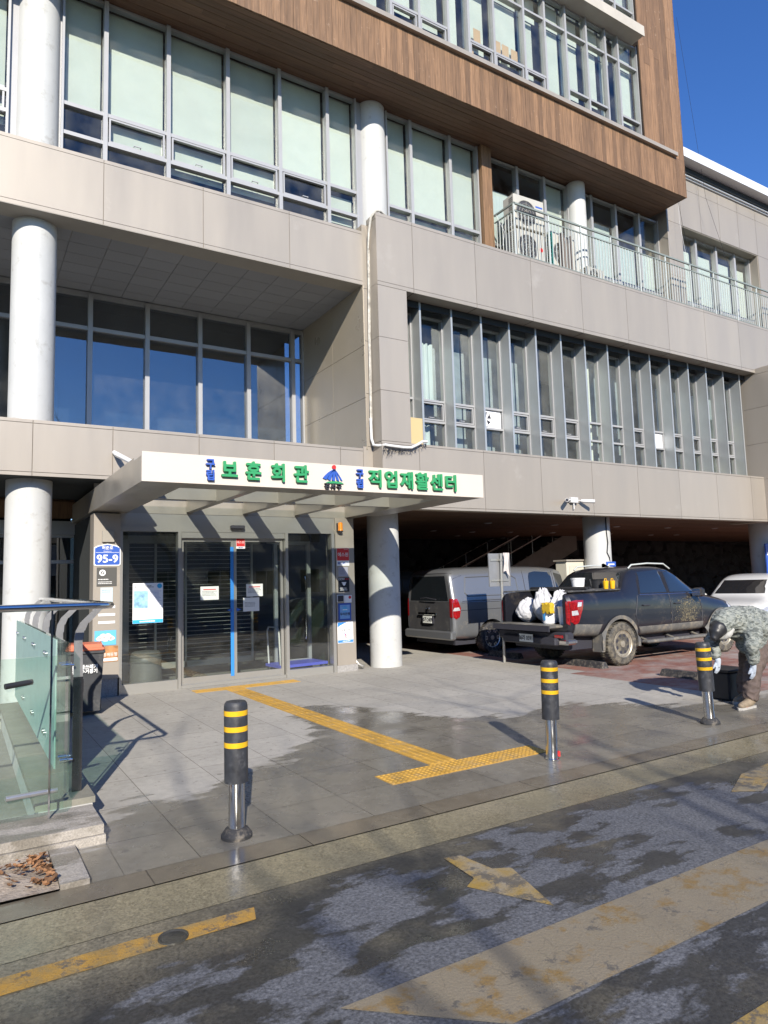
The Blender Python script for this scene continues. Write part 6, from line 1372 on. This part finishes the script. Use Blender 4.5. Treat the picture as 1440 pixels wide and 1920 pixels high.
for k, n_ in enumerate(((8.315,4.935,.475),(8.15,5.29,.525))):
    x, y, z = n_; tb2 = [([(x-.003,y-.004,z+.06),(x,y,z+.02),(x,y+.002,z-.03)], [.036,.036,.03])]
    for dy in (.012,): tb2.append(([(x+.02,y+dy,z+.01),(x+.018,y+dy,z-.03)], [.024,.022])); tb2.append(([(x-.02,y+dy,z+.01),(x-.018,y+dy,z-.03)], [.024,.022]))
    for q in range(4):
        dx = -.030+.020*q; L_ = (.036,.042,.040,.031)[q]; tb2.append(([(x+dx,y,z-.035),(x+dx*1.15-.006,y+.010,z-.042-L_),(x+dx*1.15-.004,y+.028,z-.052-L_*1.5)], [.0125,.0115,.0105]))
    tb2.append(([(x-.030,y+.008,z+.005),(x-.052,y+.018,z-.02),(x-.058,y+.03,z-.05)], [.015,.0135,.0115]))
    fused('glove', tb2, mat('pale blue work glove', (.42,.47,.55), .85), PN, vox=.004, disp=.001)
clothp = MB(); n = 10
vs = []
for j in range(n+1):
    for i in range(n+1):
        u, v = i/n, j/n; vs.append((8.50+.10*u+.02*math.sin(v*6), 5.12+.03*math.sin(u*9+v*3), .55-.50*v))
clothp.add(vs, [(j*(n+1)+i, j*(n+1)+i+1, (j+1)*(n+1)+i+1, (j+1)*(n+1)+i) for j in range(n) for i in range(n)])
o = clothp.build('plastic_bag', mat('pale blue plastic sheet', (.42,.48,.62), .4), smooth=60); tag(o, 'pale blue plastic bag held between the legs of the bending person', 'bag')

# ------------------------------------------------------------------ across the street (behind the camera): what shades the road and shows in the glass
def house(label, x0, x1, y0, y1, h, col, seed, g='buildings across the street'):
    t = thing('street_building', label, 'building', ((x0+x1)/2, y1, 0), g); r_ = random.Random(seed)
    b = MB(); b.box(x0, x1, y0, y1, 0, h-.25); b.box(x0-.1, x1+.1, y0-.1, y1+.1, h-.25, h); b.build('wall', mat('render '+str(seed), col, .85, var=.08, vs=1.2), t)
    n = int((x1-x0)/2.4)
    for k in range(int((h-1)/2.9)):
        for i in range(n):
            x = x0+(x1-x0)*(i+.5)/n; z = 1.1+2.9*k
            f = MB(); f.box(x-.65,x+.65,y1,y1+.05,z-.05,z); f.box(x-.65,x+.65,y1,y1+.05,z+1.3,z+1.35); f.box(x-.65,x-.6,y1,y1+.05,z,z+1.3); f.box(x+.6,x+.65,y1,y1+.05,z,z+1.3); f.box(x-.02,x+.02,y1,y1+.05,z,z+1.3)
            w = f.build('window', K['frame'], t); p = MB(); p.box(x-.6,x-.02,y1,y1+.02,z,z+1.3); p.box(x+.02,x+.6,y1,y1+.02,z,z+1.3); p.build('pane', K['tint'], w)
    return t
house('beige apartment house across the street, left of the brick one', -24, -4.6, -20, -12, 7.0, (.40,.37,.31), 1)
house('brick red house across the street in the middle', -4.4, -.4, -20, -12, 7.3, (.26,.14,.10), 2)
house('grey office house across the street on the right', -.2, 26, -20, -12, 7.5, (.30,.30,.31), 3)
bark = mat('grey brown bark', (.13,.11,.09), .9, var=.3, vs=12, bump=.006, bs=30)
def tree(label, x, y, h, seed, dens=5, spread=.5):
    r_ = random.Random(seed); t = thing('bare_tree', label, 'tree', (x, y, 0), 'bare trees across the street'); tr = MB(); cr_ = MB()
    def br(p, d, L_, r, lv, mb):
        n = 4; pts = [p]; rs = [r]; q = Vector(p); dd = Vector(d)
        for i in range(n):
            dd = (dd+Vector((r_.uniform(-.18,.18), r_.uniform(-.18,.18), r_.uniform(-.05,.14)))).normalized(); q = q+dd*L_/n; pts.append(q.copy()); rs.append(r*(1-.5*(i+1)/n))
        mb.tube(pts, rs, 7 if lv < 2 else (4 if lv < 4 else 3), cap=lv < 2)
        if lv >= dens or r < .004: return
        for i in range(3 if lv < 1 else r_.choice((2,3,3))):
            k = r_.randint(2, n) if lv else r_.randint(2, n); a = r_.uniform(0, 2*PI); s_ = spread*r_.uniform(.7, 1.3); o_ = dd.orthogonal().normalized(); o_.rotate(Matrix.Rotation(a, 3, dd))
            br(pts[k], (dd+o_*s_*1.5).normalized(), L_*r_.uniform(.62,.8), rs[k]*.72, lv+1, cr_)
    br((x, y, -.05), (0,0,1), h*.38, h*.015, 0, tr)
    tr.build('trunk', bark, t, smooth=60); cr_.build('crown', bark, t); return t
tree('tall bare tree across the street, left of the others', -7, -9, 10, 3)
tree('bare street tree opposite the entrance', -.6, -11, 13, 12, dens=6, spread=.62)
tree('bare street tree opposite the parking area', 2.6, -10.8, 13, 21, dens=6, spread=.7)
tree('bare street tree between the two opposite entrance and parking', 5.4, -11.2, 13.5, 44, dens=6, spread=.6)
tree('bare street tree furthest right across the street', 9.5, -10.8, 12, 31)
